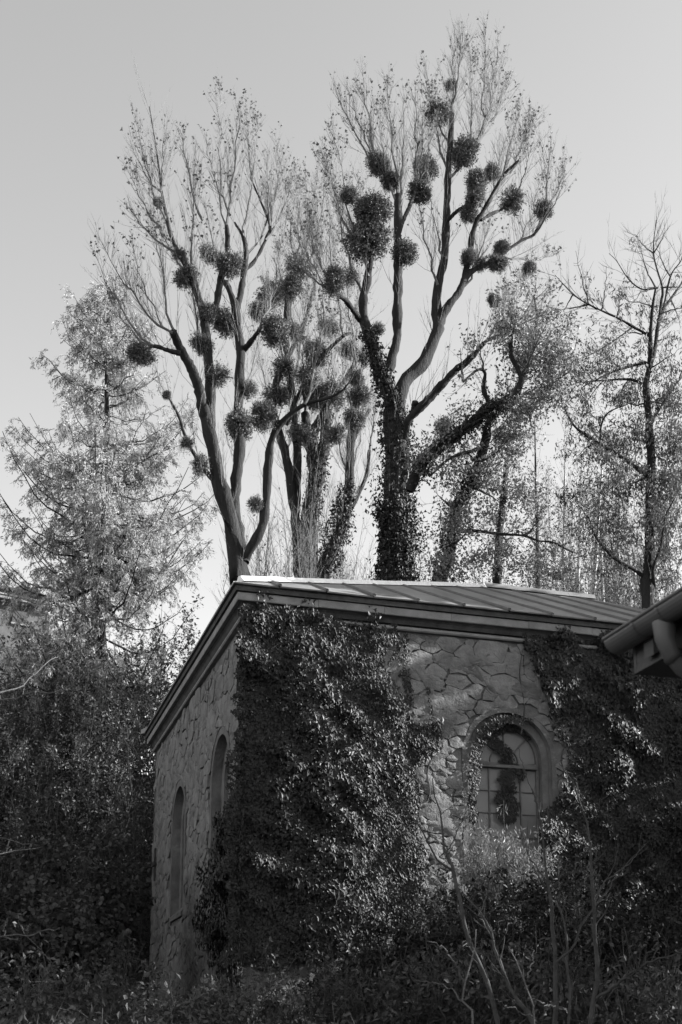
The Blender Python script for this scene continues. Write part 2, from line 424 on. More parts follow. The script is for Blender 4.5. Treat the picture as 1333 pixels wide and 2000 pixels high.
rubble(FW, front, (2.3, 8.2, 3.3, 10.3), radF, 11, keepF, fixF, 290)
def keepS(u, z, m): return .5 < u < 12.4 and 2.2 < z < 10.3 and not any(in_arch(u, z, q, .16) for q in NI)
def fixS(u, z):
    for q in NI: u, z = push(u, z, q, .175)
    return min(max(u, .02), 12.47), min(z, 10.40)
rubble(SW, side, (.5, 12.4, 2.2, 10.2), lambda u, z: .32, 12, keepS, fixS, 290, 1.8)

def wash(fn, parent, region, n, seed, keep):
    # smears of old mortar left over the joints
    rg = np.random.default_rng(seed); mb = MB(); u0, u1, z0, z1 = region
    for _ in range(n):
        c = np.array([u0+(u1-u0)*rg.random(), z0+(z1-z0)*rg.random()]); a = .06+.22*rg.random()**2; k = 22; t = np.linspace(0, 2*math.pi, k, endpoint=False)
        rr = a*(1+.35*np.sin(2*t+rg.random()*6)+.25*np.sin(3*t+rg.random()*6)+.18*np.sin(5*t+rg.random()*6)+.08*rg.normal(size=k)); rot = rg.normal()*.4
        x = rr*np.cos(t)*1.7; y = rr*np.sin(t)*.75; P = c+np.column_stack([x*math.cos(rot)-y*math.sin(rot), x*math.sin(rot)+y*math.cos(rot)])
        if not all(keep(q[0], q[1], 0) for q in P): continue
        h = .018+.008*rg.random()
        V = [fn(q[0], q[1], -.005) for q in P]+[fn(*(c+(q-c)*.72), h+.004*rg.random()) for q in P]+[fn(c[0], c[1], h+.004)]
        mb.addf(V, [[i, (i+1) % k, k+(i+1) % k, k+i] for i in range(k)]+[[k+i, k+(i+1) % k, 2*k] for i in range(k)])
    mb.build('mortar_wash', M['mortar'], parent, smooth=True, kind='stuff')
wash(FW, front, (2.6, 8.0, 3.6, 10.3), 210, 71, keepF)
wash(SW, side, (.6, 12.3, 2.6, 10.2), 420, 72, keepS)

# cornice --------------------------------------------------------------
def run_pts(out, z):       # mitred path: right end of front - corner - far end of side
    return [C3+E3*LEN_S-D3*out+U3*z, C3-E3*out-D3*out+U3*z, C3+D3*(DEP+out)-E3*out+U3*z]
def sweep(name, prof, material, parent, back=.0):
    mb = MB(); rows = [run_pts(o, z) for o, z in prof]; n = len(prof)
    V = [rows[i][k] for k in range(3) for i in range(n)]
    F = [[k*n+i, k*n+i+1, (k+1)*n+i+1, (k+1)*n+i] for k in range(2) for i in range(n-1)]
    mb.addf(V, F+[list(range(n)), list(range(2*n, 3*n))]); return mb.build(name, material, parent)
EZ = 11.0
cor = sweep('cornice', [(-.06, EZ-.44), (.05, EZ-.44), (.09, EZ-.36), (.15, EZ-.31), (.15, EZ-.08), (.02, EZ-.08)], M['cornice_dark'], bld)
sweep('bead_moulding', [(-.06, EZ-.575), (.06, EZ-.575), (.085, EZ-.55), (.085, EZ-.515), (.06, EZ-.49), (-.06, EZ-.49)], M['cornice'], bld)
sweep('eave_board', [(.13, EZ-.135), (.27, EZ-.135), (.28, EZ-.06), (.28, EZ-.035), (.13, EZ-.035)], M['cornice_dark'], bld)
rg = np.random.default_rng(5)
# fascia blocks with open joints
u = -.225
while u < LEN_S:
    w = min(1.3+.5*rg.random(), LEN_S-u); g = .008; mb = MB(); jz = rg.normal()*.004; jo = rg.normal()*.004
    V = []
    for uu in (u+g/2, u+w-g/2):
        for o, z in ((.12, EZ-.315), (.215+jo, EZ-.315+jz), (.225+jo, EZ-.30+jz), (.225+jo, EZ-.16+jz), (.215+jo, EZ-.145+jz), (.12, EZ-.145)):
            uc = uu if uu > 0 else -o      # mitre at the corner
            V.append(FW(uc, z, o))
    mb.addf(V, [[i, (i+1) % 6, 6+(i+1) % 6, 6+i] for i in range(6)]+[[5, 4, 3, 2, 1, 0], [6, 7, 8, 9, 10, 11]])
    mb.build('cornice_block', M['cornice'], cor); u += w
u = -.225
while u < DEP+.22:
    w = min(1.3+.5*rg.random(), DEP+.22-u); g = .008; mb = MB(); V = []
    for uu in (u+g/2, u+w-g/2):
        for o, z in ((.12, EZ-.315), (.215, EZ-.315), (.225, EZ-.30), (.225, EZ-.16), (.215, EZ-.145), (.12, EZ-.145)):
            V.append(SW(uu if uu > 0 else -o, z, o))
    mb.addf(V, [[(i+1) % 6, i, 6+i, 6+(i+1) % 6] for i in range(6)]+[[0, 1, 2, 3, 4, 5], [11, 10, 9, 8, 7, 6]])
    mb.build('cornice_block', M['cornice'], cor); u += w

# roof -----------------------------------------------------------------
OV = .34; RZ = 14.15; R0, R1 = (8.0, 6.25), (LEN_S-1.2, 6.25)
def RP(u, d, z): return C3+E3*u+D3*d+U3*z
def zf(d): return EZ+(RZ-EZ)*(d+OV)/(6.25+OV)               # front slope height
roof = MB()
A, B, Cc, Dd = RP(-OV, -OV, EZ), RP(LEN_S+OV, -OV, EZ), RP(LEN_S+OV, DEP+OV, EZ), RP(-OV, DEP+OV, EZ)
P, Q = RP(*R0, RZ), RP(*R1, RZ); dn = U3*.03
roof.addf([q-dn for q in (A, B, Cc, Dd, P, Q)], [[0, 1, 5, 4], [1, 2, 5], [2, 3, 4, 5], [3, 0, 4], [3, 2, 1, 0]])
roof = roof.build('roof', M['batten'], bld)
rg = np.random.default_rng(9)
def sheet(pts, parent, th=.024):
    mb = MB(); pts = [np.asarray(p) for p in pts]; n = len(pts)
    nn = np.cross(pts[1]-pts[0], pts[2]-pts[0]); nn /= np.linalg.norm(nn)
    if nn[2] < 0: nn = -nn
    mb.addf([p-nn*th for p in pts]+[p+nn*.004 for p in pts], [list(range(n, 2*n)), list(range(n))[::-1]]+[[i, (i+1) % n, n+(i+1) % n, n+i] for i in range(n)])
    return mb.build('roof_sheet', M['roof'], parent)
def hipd(u): return -OV+(6.25+OV)*(u+OV)/(8+OV)             # d of the hip line at u
edges = [-OV, .62]; 
while edges[-1] < LEN_S: edges.append(edges[-1]+1.02+.03*rg.normal())
edges[-1] = LEN_S+OV
def dtop(u):
    e = LEN_S+OV-u
    return min(hipd(u), 6.25, -OV+(6.25+OV)*e/(LEN_S+OV-R1[0]))
for a, b in zip(edges[:-1], edges[1:]):
    lift = .006*rg.normal()
    us = sorted({a, b, *[x for x in (8.0, R1[0]) if a < x < b]})
    top = [RP(x, dtop(x), zf(dtop(x))+.012) for x in us]
    low = [RP(b-.012, -OV-.02+.01*rg.normal(), EZ+.004+lift), RP(a+.012, -OV-.02+.01*rg.normal(), EZ+.004+lift)]
    if dtop(a) <= -OV+1e-6: pts = top[1:]+low if len(top) > 1 else []
    else: pts = top+low
    if len(pts) >= 3: sheet(pts, roof)
for a in edges[1:-1]:          # standing battens over the seams
    d1 = dtop(a)-.03; p0 = RP(a, -OV-.03, EZ); p1 = RP(a, d1, zf(d1)); ax = p1-p0; up = np.cross(E3, ax); up /= np.linalg.norm(up)
    w = .042; h = .05; mb = MB(); V = []
    for p in (p0, p1):
        for x, y in ((-w, 0), (-w*.8, h*.7), (-w*.3, h), (w*.3, h), (w*.8, h*.7), (w, 0)): V.append(p+E3*x+up*(y+.006))
    mb.addf(V, [[i, i+1, 7+i, 6+i] for i in range(5)]+[[0, 1, 2, 3, 4, 5][::-1], [6, 7, 8, 9, 10, 11]])
    mb.build('batten', M['batten'], roof)
for k in range(8):             # side hip and back slope sheets
    a, b = k/8, (k+1)/8; h = lambda t: RP(-OV+(8+OV)*(1-abs(2*t-1)), -OV+(DEP+2*OV)*t, EZ+(RZ-EZ)*(1-abs(2*t-1)))
    e = lambda t: RP(-OV, -OV+(DEP+2*OV)*t, EZ)
    pts = [e(b), e(a)]+([h(a)] if a > 0 else [])+([h(b)] if b < 1 else [])
    sheet([p+U3*.01 for p in pts], roof)
# ridge and hip caps
def cap(name, p0, p1, w, h, n=8, m='cap'):
    ax = p1-p0; sd = np.cross(ax, U3); sd /= np.linalg.norm(sd); up = np.cross(sd, ax); up /= np.linalg.norm(up)
    for i in range(n):
        a, b = p0+ax*(i/n), p0+ax*((i+.997)/n); mb = MB(); V = []; j = .006*rg.normal()
        for p in (a, b):
            for x, y in ((-w, -w*.42), (-w*.55, h*.35), (-w*.3, h*.9), (0, h), (w*.3, h*.9), (w*.55, h*.35), (w, -w*.42)): V.append(p+sd*x+up*(y+.03+j))
        mb.addf(V, [[k, k+1, 8+k, 7+k] for k in range(6)]+[list(range(7)), list(range(7, 14))]); mb.build(name, M[m], roof)
cap('hip_cap', A+U3*.02+(P-A)*.02, P+U3*.02, .11, .075, 7)
cap('hip_cap', Dd+U3*.02, P+U3*.02, .16, .13, 6, 'roof')
cap('ridge_cap', P+U3*.02, Q+U3*.02, .14, .10, 4, 'roof')

# window ---------------------------------------------------------------
win = empty('arched_window', FW(5.88, 5.6, -.3), None, None); win.parent = bld; win.matrix_parent_inverse = bld.matrix_basis.inverted()
uc, zs, zb, r = WIN['uc']+.02, 7.76, 5.6, .80
def bar(pts, w, o0, o1, name, parent, fn=FW, close=False):
    """flat bar following pts (u,z), width w, between depths o0 (front) and o1"""
    P2 = np.array(pts, float); n = len(P2); T = np.empty_like(P2); T[1:-1] = P2[2:]-P2[:-2]; T[0] = P2[1]-P2[0]; T[-1] = P2[-1]-P2[-2]
    T = T/np.linalg.norm(T, axis=1, keepdims=True); Nn = np.stack([-T[:, 1], T[:, 0]], 1)
    a, b = P2+Nn*w/2, P2-Nn*w/2; a2, b2 = P2+Nn*w*.36, P2-Nn*w*.36
    V = []
    for i in range(n): V += [fn(*a[i], o1), fn(*a[i], o0-.01), fn(*a2[i], o0), fn(*b2[i], o0), fn(*b[i], o0-.01), fn(*b[i], o1)]
    F = [[i*6+k, i*6+(k+1) % 6, (i+1)*6+(k+1) % 6, (i+1)*6+k] for i in range(n-1) for k in range(6)]+[[0, 1, 2, 3, 4, 5], [6*n-1-k for k in range(6)]]
    mb = MB(); mb.addf(V, F); return mb.build(name, M['frame'], parent)
ta = np.linspace(0, math.pi, 25)
bar([(uc+.765*math.cos(t), 7.85+.765*math.sin(t)) for t in ta], .07, -.29, -.40, 'frame', win)
for sgn in (-1, 1): bar([(uc+sgn*.765, zb), (uc+sgn*.765, 7.85)], .07, -.292, -.40, 'frame', win)
bar([(uc-.73, 7.70), (uc+.73, 7.70)], .075, -.235, -.40, 'transom', win)
bar([(uc-.73, 7.765), (uc+.73, 7.765)], .05, -.27, -.40, 'transom', win)
bar([(uc-.73, zb+.04), (uc+.73, zb+.04)], .08, -.295, -.40, 'frame', win)
bar([(uc+.33*math.cos(t), 7.80+.33*math.sin(t)) for t in ta], .034, -.325, -.39, 'muntin', win)
for t in (math.pi*.25, math.pi*.5, math.pi*.75): bar([(uc+.33*math.cos(t), 7.80+.33*math.sin(t)), (uc+.735*math.cos(t), 7.83+.735*math.sin(t))], .034, -.327, -.39, 'muntin', win)
us_ = [uc-.73, uc-.365, uc, uc+.365, uc+.73]; zz = [zb+.06, 6.2, 6.63, 7.02, 7.40, 7.66]; zz = [5.66, 6.17, 6.68, 7.17, 7.66]
for x in us_[1:-1]: bar([(x, zb+.08), (x, 7.66)], .034 if x != uc else .075, -.323 if x != uc else -.30, -.39, 'muntin', win)
for z in zz[1:-1]:
    for a, b in zip(us_[:-1], us_[1:]): bar([(a+.02, z), (b-.02, z)], .028, -.329, -.39, 'muntin', win)
rg = np.random.default_rng(21)
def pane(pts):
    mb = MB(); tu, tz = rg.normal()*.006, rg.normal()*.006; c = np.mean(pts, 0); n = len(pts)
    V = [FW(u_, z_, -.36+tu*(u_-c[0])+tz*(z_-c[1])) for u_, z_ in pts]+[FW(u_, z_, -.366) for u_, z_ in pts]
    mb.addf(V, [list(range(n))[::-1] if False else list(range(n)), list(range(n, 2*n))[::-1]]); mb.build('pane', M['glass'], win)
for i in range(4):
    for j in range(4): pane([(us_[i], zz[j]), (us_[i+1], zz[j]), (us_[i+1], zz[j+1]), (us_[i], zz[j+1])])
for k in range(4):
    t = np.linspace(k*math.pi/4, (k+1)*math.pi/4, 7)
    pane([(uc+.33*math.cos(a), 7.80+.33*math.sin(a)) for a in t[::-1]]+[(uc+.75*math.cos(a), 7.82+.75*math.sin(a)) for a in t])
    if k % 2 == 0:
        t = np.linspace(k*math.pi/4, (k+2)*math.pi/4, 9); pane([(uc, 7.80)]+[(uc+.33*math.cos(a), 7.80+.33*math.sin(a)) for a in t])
# iron wall anchor on the side wall
mb = MB(); box(mb, SW(11.60, 6.45, .02), D3*.09, -E3*.05, U3*.95); mb.build('wall_anchor', M['iron'], bld)
mb = MB(); box(mb, SW(11.45, 6.88, .06), D3*.42, -E3*.05, U3*.12); mb.build('wall_anchor', M['iron'], bld)

# ================================================================== near house with the gutter (right edge)
near = empty('near_house', (4.5, 3., 0), 'dark eave with half round metal gutter and downpipe cutting into the right edge', 'house')
TIP = np.array([1.50, 7.0, 3.93]); EV = np.array([.2851, -.9585, 0]); AW = np.array([.9585, .2851, 0])      # along eave towards us, away from eave
GL = 14.
R = .082
def gut(a0, a1, r, name, th=.004, full=False):
    mb = MB(); K = 14; V = []; t = np.linspace(math.pi, 2*math.pi, K)
    for a in (a0, a1):
        for rr in (r, r-th):
            for q in t: V.append(TIP+EV*a+AW*(R+rr*math.cos(q))+U3*(rr*math.sin(q)))
    F = []
    for k in range(K-1):
        F += [[k, k+1, 2*K+k+1, 2*K+k], [K+k+1, K+k, 3*K+k, 3*K+k+1]]
    F += [[0, 2*K, 3*K, K], [K-1, 2*K-1, 4*K-1, 3*K-1]]
    mb.addf(V, F); return mb.build(name, M['zinc'], gut_o, smooth=False)
gut_o = empty('gutter', TIP, None, None); gut_o.parent = near; gut_o.matrix_parent_inverse = near.matrix_basis.inverted()
gut(0, GL, R, 'trough')
mb = MB(); t = np.linspace(math.pi, 2*math.pi, 14); mb.addf([TIP+EV*.004+AW*(R+R*math.cos(q))+U3*(R*math.sin(q)) for q in t], [list(range(14))]); mb.build('end_cap', M['zinc'], gut_o)
mb = MB(); tubes(mb, [TIP-EV*.004+U3*.003, TIP+EV*GL+U3*.003], [.011, .011], 8); mb.build('rim', M['zinc'], gut_o, smooth=True)
for a in (.30, 1.15, 2.0, 2.9, 3.8): gut(a, a+.03, R+.004, 'bracket', .006)
gut(.56, .585, R+.004, 'seam_joint', .006)
# outlet and swan neck
O = TIP+EV*.52+AW*R
pts = catmull([O-U3*(R-.02), O-U3*(R+.05), O-U3*.19+AW*.01, O-U3*.29+AW*.07, O-U3*.36+AW*.20, O-U3*.42+AW*.34, O-U3*.50+AW*.40, O-U3*.72+AW*.41, O-U3*1.6+AW*.41, O-U3*3.4+AW*.41], 40)
rad = np.interp(np.linspace(0, 1, 40), [0, .03, .06, 1], [.066, .055, .046, .046])
mb = MB(); tubes(mb, pts, rad, 16); dp = mb.build('downpipe', M['zinc'], near, smooth=True)
for i in (2, 7): 
    mb = MB(); tubes(mb, [pts[i], pts[i]+(pts[i+1]-pts[i])*.35], [.054, .054], 16); mb.build('pipe_collar', M['zinc'], dp, smooth=True)
# roof slab, rafters, soffit, wall
sl = AW*.87+U3*.49; a0 = TIP+AW*.11-U3*.045; EVL = EV*GL
mb = MB(); box(mb, a0+EV*.02+U3*.01, EVL, sl*3.8, np.array([0, 0, .03])); nr = mb.build('roof', M['wood'], near)
mb = MB(); box(mb, a0+EV*.02+sl*3.8+U3*.01, EVL, AW*.87*3.8-U3*.49*3.8, np.array([0, 0, .03])); mb.build('roof', M['wood'], near)
for k in range(11):
    mb = MB(); p = a0+EV*(.0)-AW*.02+sl*(.32*k)+U3*(.055+.0)
    n_ = 1
    box(mb, p, EVL, sl*.36+U3*.02, np.array([0, 0, .02])); mb.build('tile_course', M['tile'], nr)
mb = MB(); box(mb, TIP+AW*.17-U3*.20+EV*.06, EVL-EV*.06, AW*.5, U3*.03); mb.build('soffit', M['wood'], near)
mb = MB(); box(mb, TIP+AW*.172-U3*.17+EV*.06, EVL-EV*.06, AW*.03, U3*.19); mb.build('fascia', M['wood'], near)
mb = MB(); box(mb, TIP+AW*.17-U3*.20+EV*.03, EV*.028, AW*.5, U3*.19); mb.build('verge_board', M['wood'], near)
for k in range(14):
    mb = MB(); p = a0+EV*(.22+.85*k)-U3*.14+sl*.02+U3*.0
    box(mb, p, EV*.10, sl*1.6, U3*.138); mb.build('rafter', M['wood'], near)
mb = MB(); WP = TIP+AW*.62+EV*.28
box(mb, WP-U3*(TIP[2]-0.0), EVL-EV*.5, AW*5.2, U3*(TIP[2]+.12)); mb.build('wall', M['plaster'], near)
mb = MB(); g0 = WP+U3*.12
for e in (0, 1):
    o = g0+EV*(e*(GL-.5)); V = [o, o+AW*5.2, o+AW*2.6+U3*1.45]
    mb.addf([v for v in V], [[0, 1, 2]])
mb.build('gable', M['plaster'], near)

# ================================================================== house far up on the left
fh = empty('hillside_house', at(-40, 1330, 62), 'pale house with tiled roof half hidden behind the larch at the left edge', 'house')
fb = at(103, 1192, 62); fe = np.array([-.93, -.62, 0])*9.0; fd = np.array([-.45, .89, 0]); fn_ = fe/np.linalg.norm(fe)
p0 = np.array([fb[0], fb[1], 10.]); hh = fb[2]-10.
mb = MB(); box(mb, p0, fe, fd*8, U3*hh); fwall = mb.build('wall', M['plaster'], fh)
outn = np.array([fn_[1], -fn_[0], 0]); outn = outn if outn[1] < 0 else -outn
mb = MB(); box(mb, p0+U3*(hh-.02)+outn*.45-fn_*.3, fe*1.06, -outn*.5, U3*.2); mb.build('eave_board', M['cornice'], fh)
rr0 = p0+U3*(hh+.19)+outn*.55-fn_*.35
mb = MB(); box(mb, rr0, fe*1.08, -outn*4.4+U3*1.9, U3*.1); fr = mb.build('roof', M['tile'], fh)
for k in range(40):
    q = rr0+fn_*(.24*k)+U3*.10; mb = MB(); tubes(mb, [q+outn*.05, q-outn*4.3+U3*1.87], [.09, .09], 6); mb.build('roof_tile', M['tile'], fr)
wq = at(40, 1198, 60.); wq = p0+fn_*((fb[0]-wq[0])/abs(fn_[0]))*1.0
mb = MB(); box(mb, wq+U3*(hh-1.05)+outn*.03, fn_*.75, outn*.04, U3*.8); fw_ = mb.build('window', M['iron'], fh)
mb = MB(); box(mb, wq+U3*(hh-1.13)+outn*.02-fn_*.08, fn_*.9, outn*.1, U3*.08); mb.build('sill', M['cornice'], fw_)
mb = MB(); tubes(mb, [p0+U3*hh+outn*.1+fn_*.2, p0+outn*.1+fn_*.2], [.05, .05], 8); mb.build('downpipe', M['zinc'], fh)
# ================================================================== trees
class Traced:
    """a tree whose main limbs stand where the photograph shows them; every point has its own depth"""
    def __init__(s, name, label, Y, trunk, bark='bark', group=None, seed=1, base=None):
        s.Y = Y; s.rg = np.random.default_rng(seed); s.bark = bark
        p = at(trunk[0][0], trunk[0][1], Y); g = gz(p[0], p[1])
        s.root = empty(name, (p[0], p[1], g), label, 'tree', group)
        s.px = np.zeros((0, 3)); s.L = []; s.R = []; s.LD = []; s.LR = []
        pts = [np.append(at(x, y, Y), r*Y/2450) for x, y, r in trunk]
        foot = np.array([p[0]+.1, p[1], g-.3, pts[0][3]*1.35]); mid = np.array([p[0], p[1], g+.8, pts[0][3]*1.05])
        if pts[0][2] > g+1.5: pts = [foot, mid]+pts
        elif pts[0][2] > g: pts = [foot]+pts
        s._limb(pts, trunk, Y, Y, 'trunk', 14, 40)
    def _limb(s, pts, px, Y0, Y1, name, S, K):
        Q = catmull(np.array(pts), K)
        w = np.linspace(0, 1, K)
        Q[1:-1, :3] += (s.rg.normal(size=(K-2, 3))*Q[1:-1, 3:4]*.06)
        Q[:, 3] *= 1+.06*s.rg.normal(size=K)
        mb = MB(); tubes(mb, Q[:, :3], Q[:, 3], S, rough=.12 if S >= 8 else 0.); mb.build(name, M[s.bark], s.root, smooth=True)
        C = catmull(np.array([(a[0], a[1]) for a in px], float), 16) if len(px) > 1 else np.array(px, float)[:, :2]
        s.px = np.vstack([s.px, np.column_stack([C, np.linspace(Y0, Y1, len(C))])])
        R10 = Q[np.linspace(0, K-1, 10).astype(int)]
        s.L.append(R10[:, :3]); s.R.append(R10[:, 3])
    def snapY(s, x, y):
        d = np.hypot(s.px[:, 0]-x, s.px[:, 1]-y); return s.px[np.argmin(d), 2]
    def limb(s, px, dY=None, S=9, K=30, name='limb'):
        Y0 = s.snapY(px[0][0], px[0][1]); Y1 = Y0+(dY if dY is not None else s.rg.normal()*1.0)
        n = len(px); pts = []
        for i, (x, y, r) in enumerate(px):
            Yi = Y0+(Y1-Y0)*i/(n-1); pts.append(np.append(at(x, y, Yi), r*Yi/2450))
        s._limb(pts, px, Y0, Y1, name, S, K); return s
    def leader(s, a, b, r=2.2, dY=None):
        Y0 = s.snapY(*a); Y1 = Y0+(dY if dY is not None else s.rg.normal()*1.2)
        P0, P1 = at(*a, Y0), at(*b, Y1); t = np.linspace(0, 1, 10)[:, None]
        P = P0+(P1-P0)*np.concatenate([t**.75, t**.9, t**1.12], 1)
        P[1:-1] += s.rg.normal(size=(8, 3))*.05*np.linalg.norm(P1-P0)/5
        s.LD.append(P); s.LR.append(r*1.35*Y0/2450*(1-np.linspace(0, 1, 10))**1.3+.006)
        C = np.linspace(0, 1, 10)[:, None]; s.px = np.vstack([s.px, np.column_stack([np.array(a)*(1-C)+np.array(b)*C, np.linspace(Y0, Y1, 10)])])
        return s
    def finish(s, epi=2.2, epiL=1.7, plume=10, plumeL=2.0, sub=4.6, nleaf=900, leafsize=.085, leafkind='poplar', leafmat='pleaf', tip=.45, twigmat='twig', epi_up=1.0, ang=30, limbt=.25, leaf_on='top', tw=1.0):
        rg = s.rg; LP, LRr = np.array(s.L), np.array(s.R)
        P1, R1 = spawn(LP, LRr, epi, epiL, 45, epi_up, limbt, 1., 4, .10, .4, .003*tw, .0095*tw, .1, rg)
        mb = MB(); allP = [P1]
        if s.LD:
            LD, LR = np.array(s.LD), np.array(s.LR)
            tubes(mb, LD, LR, 4)
            P2, R2 = spawn(LD, LR, plume, plumeL, ang, .55, .08, .97, 5, .07, .7, .003*tw, .0072*tw, .70, rg)
            P3, R3 = spawn(P2, R2, sub, .62, 32, .4, .15, .95, 3, .08, .8, .0028*tw, .0045*tw, .5, rg)
            allP += [P2, P3]; tubes(mb, P2, R2, 3); tubes(mb, P3, R3, 3)
        P4, R4 = spawn(P1, R1, sub, .55, 28, .5, .15, .95, 3, .08, .8, .0028*tw, .0045*tw, .5, rg)
        tubes(mb, P1, R1, 3); tubes(mb, P4, R4, 3); allP.append(P4)
        mb.build('twigs', M[twigmat], s.root, kind='stuff')
        s.allP = allP
        if nleaf:
            mb = MB()
            if s.LD and leaf_on == 'top':
                n = nleaf*6
                pp, dd = twig_points(P3, n, rg, .3); 
                q, e = twig_points(P2, n, rg, .6); pp = np.vstack([pp, q]); dd = np.vstack([dd, e])
                tips = LD[:, -1]; dist = np.linalg.norm(pp[:, None]-tips[None], axis=2).min(1)
                w = np.exp(-(dist/1.1)**2)*(.25+.75*(noise3(pp, 2.2, 3) > .05))+.012
                k = rg.random(len(pp)) < w*nleaf*1.2/w.sum()
                pp, dd = pp[k], dd[k]
            else:
                P_ = np.concatenate([a[:, [0, a.shape[1]//3, 2*a.shape[1]//3, -1]] for a in allP]); pp, dd = twig_points(P_, nleaf, rg, .3, .05)
            m = len(pp); D = nrm(rg.normal(size=(m, 3))+np.array([0, 0, -.7])+dd*.4); N = nrm(rg.normal(size=(m, 3))+np.array([0, 0, .3]))
            leaves(mb, pp, D, N, leafsize*(.7+.6*rg.random(m)), leafkind); mb.build('leaves', M[leafmat], s.root, kind='stuff')
        return s

# ---- left pollarded poplar
T1 = Traced('poplar_tree', 'leaning pollarded poplar whose bare grey trunk rises behind the left roof corner', 42,
  [(474, 1190, 20), (470, 1140, 19), (462, 1080, 18), (446, 1000, 16), (428, 940, 15), (416, 880, 14), (404, 820, 12.5)], seed=3)
T1.limb([(404, 820, 12), (385, 750, 10), (362, 695, 9), (345, 665, 8.5), (338, 648, 8)], -1.5)
T1.limb([(352, 690, 5.5), (325, 683, 4.5), (300, 676, 4), (283, 688, 3)], -.8)
T1.limb([(410, 850, 11), (412, 780, 10), (407, 692, 9.5), (396, 612, 8.5), (373, 537, 7), (350, 495, 5.5), (339, 472, 5), (329, 439, 4), (316, 375, 3), (312, 337, 2.4), (301, 262, 1.6), (292, 208, .9)], 1.0, K=40)
T1.limb([(476, 1100, 12), (459, 985, 11), (468, 902, 11), (464, 830, 10.5), (468, 760, 10), (470, 690, 9.5), (461, 611, 8.5), (450, 570, 6.5), (441, 553, 6)], 2.0, K=38)
T1.limb([(399, 640, 8), (421, 598, 7.5), (432, 544, 7), (444, 510, 6), (445, 470, 5.5), (443, 440, 5.5)], -.6)
T1.limb([(461, 611, 7), (470, 574, 7), (478, 529, 6), (481, 499, 5.5), (476, 465, 4), (459, 435, 2.5)], .8)
T1.limb([(479, 527, 4.5), (500, 506, 4), (519, 469, 3.6), (528, 441, 3.2), (511, 397, 2.2), (492, 352, 1.5)], .8)
T1.limb([(472, 690, 6), (490, 668, 5.5), (507, 645, 5)], -1)
T1.limb([(430, 950, 6), (398, 915, 5), (366, 861, 3.5), (350, 815, 2.5), (335, 785, 2), (326, 772, 1.6)], -1.2)
T1.limb([(478, 1090, 11), (490, 1070, 11), (515, 1019, 10), (524, 920, 9), (533, 852, 8), (560, 816, 6), (596, 790, 4.5), (640, 778, 3), (670, 762, 2), (690, 735, 1)], -1.5)
T1.limb([(464, 1070, 5), (448, 1030, 4), (440, 1015, 3.4)], -.7)
for a, b in [((329, 439), (262, 225)), ((316, 375), (255, 275)), ((316, 375), (322, 232)), ((396, 430), (352, 252)), ((443, 440), (426, 150)), ((443, 440), (468, 190)), ((450, 420), (400, 260)),
  ((476, 465), (503, 225)), ((528, 441), (546, 268)), ((528, 441), (522, 300)), ((492, 352), (482, 205)), ((338, 650), (192, 462)), ((338, 650), (255, 470)), ((345, 655), (300, 430)), ((300, 676), (188, 500)), ((300, 676), (215, 575)),
  ((339, 472), (250, 330)), ((350, 495), (252, 405)), ((373, 537), (315, 450)), ((519, 469), (575, 330)), ((507, 645), (560, 420)), ((481, 499), (560, 310)), ((441, 553), (400, 395)), ((373, 537), (380, 330)), ((519, 469), (600, 350)), ((407, 692), (360, 480)), ((596, 790), (640, 560)), ((468, 760), (530, 560))]:
    T1.leader(a, b, 2.0)
T1.finish(nleaf=1400, leafsize=.105, epi=4.5, epiL=2.2)

# ---- poplars standing further back, in the gap
T2 = Traced('poplar_tree', 'ragged cluster of pollarded poplar stems standing in the gap behind the two big poplars', 50,
  [(606, 1160, 17), (604, 1080, 16), (608, 992, 15), (621, 929, 13), (634, 861, 12), (638, 803, 11)], seed=5, group=None)
T2.limb([(610, 985, 12), (612, 920, 11), (603, 852, 10), (596, 807, 9)], 1.2)
T2.limb([(604, 860, 9), (618, 830, 8), (640, 790, 6), (668, 750, 5), (690, 715, 4)], -1.2)
T2.limb([(585, 1130, 11), (575, 1000, 10), (560, 900, 9), (545, 840, 9), (533, 798, 8), (542, 740, 7), (560, 704, 6), (583, 656, 5.5), (599, 619, 5), (610, 575, 4), (616, 555, 3.6), (605, 521, 3), (600, 490, 2)], 1.5, K=40)
T2.limb([(578, 1010, 8), (582, 920, 8), (578, 843, 8), (570, 760, 7), (562, 700, 6), (560, 640, 7), (568, 560, 8), (580, 520, 8)], .5)
T2.limb([(560, 830, 5), (590, 760, 5), (615, 710, 4.5), (645, 680, 4), (672, 655, 3), (690, 650, 2)], -2)
for a, b in [((605, 521), (598, 330)), ((605, 521), (640, 310)), ((616, 555), (620, 340)), ((580, 520), (560, 350)), ((580, 520), (585, 390)), ((638, 803), (650, 600)), ((596, 807), (590, 640)), ((690, 715), (700, 560)), ((690, 650), (670, 470)), ((583, 656), (540, 480)), ((560, 704), (520, 540)), ((533, 798), (500, 640)), ((640, 790), (660, 630)), ((600, 490), (625, 300)), ((615, 710), (640, 480)), ((672, 655), (650, 430)), ((570, 760), (600, 560)), ((600, 490), (575, 320))]:
    T2.leader(a, b, 1.8)
T2.finish(nleaf=1200, epi=11.0, epiL=2.3, leafsize=.105)
T3 = Traced('poplar_tree', 'slimmer leaning poplar stem immediately left of the thick ivy covered trunk', 47,
  [(630, 1165, 13), (646, 1082, 12), (673, 1019, 10), (682, 942, 9), (686, 852, 8), (694, 807, 7), (700, 760, 5)], seed=6)
T3.limb([(676, 1000, 5), (655, 1045, 5), (690, 985, 5), (715, 930, 4), (722, 880, 3)], 1)
T3.limb([(686, 870, 4), (705, 830, 4), (722, 800, 3)], 1)
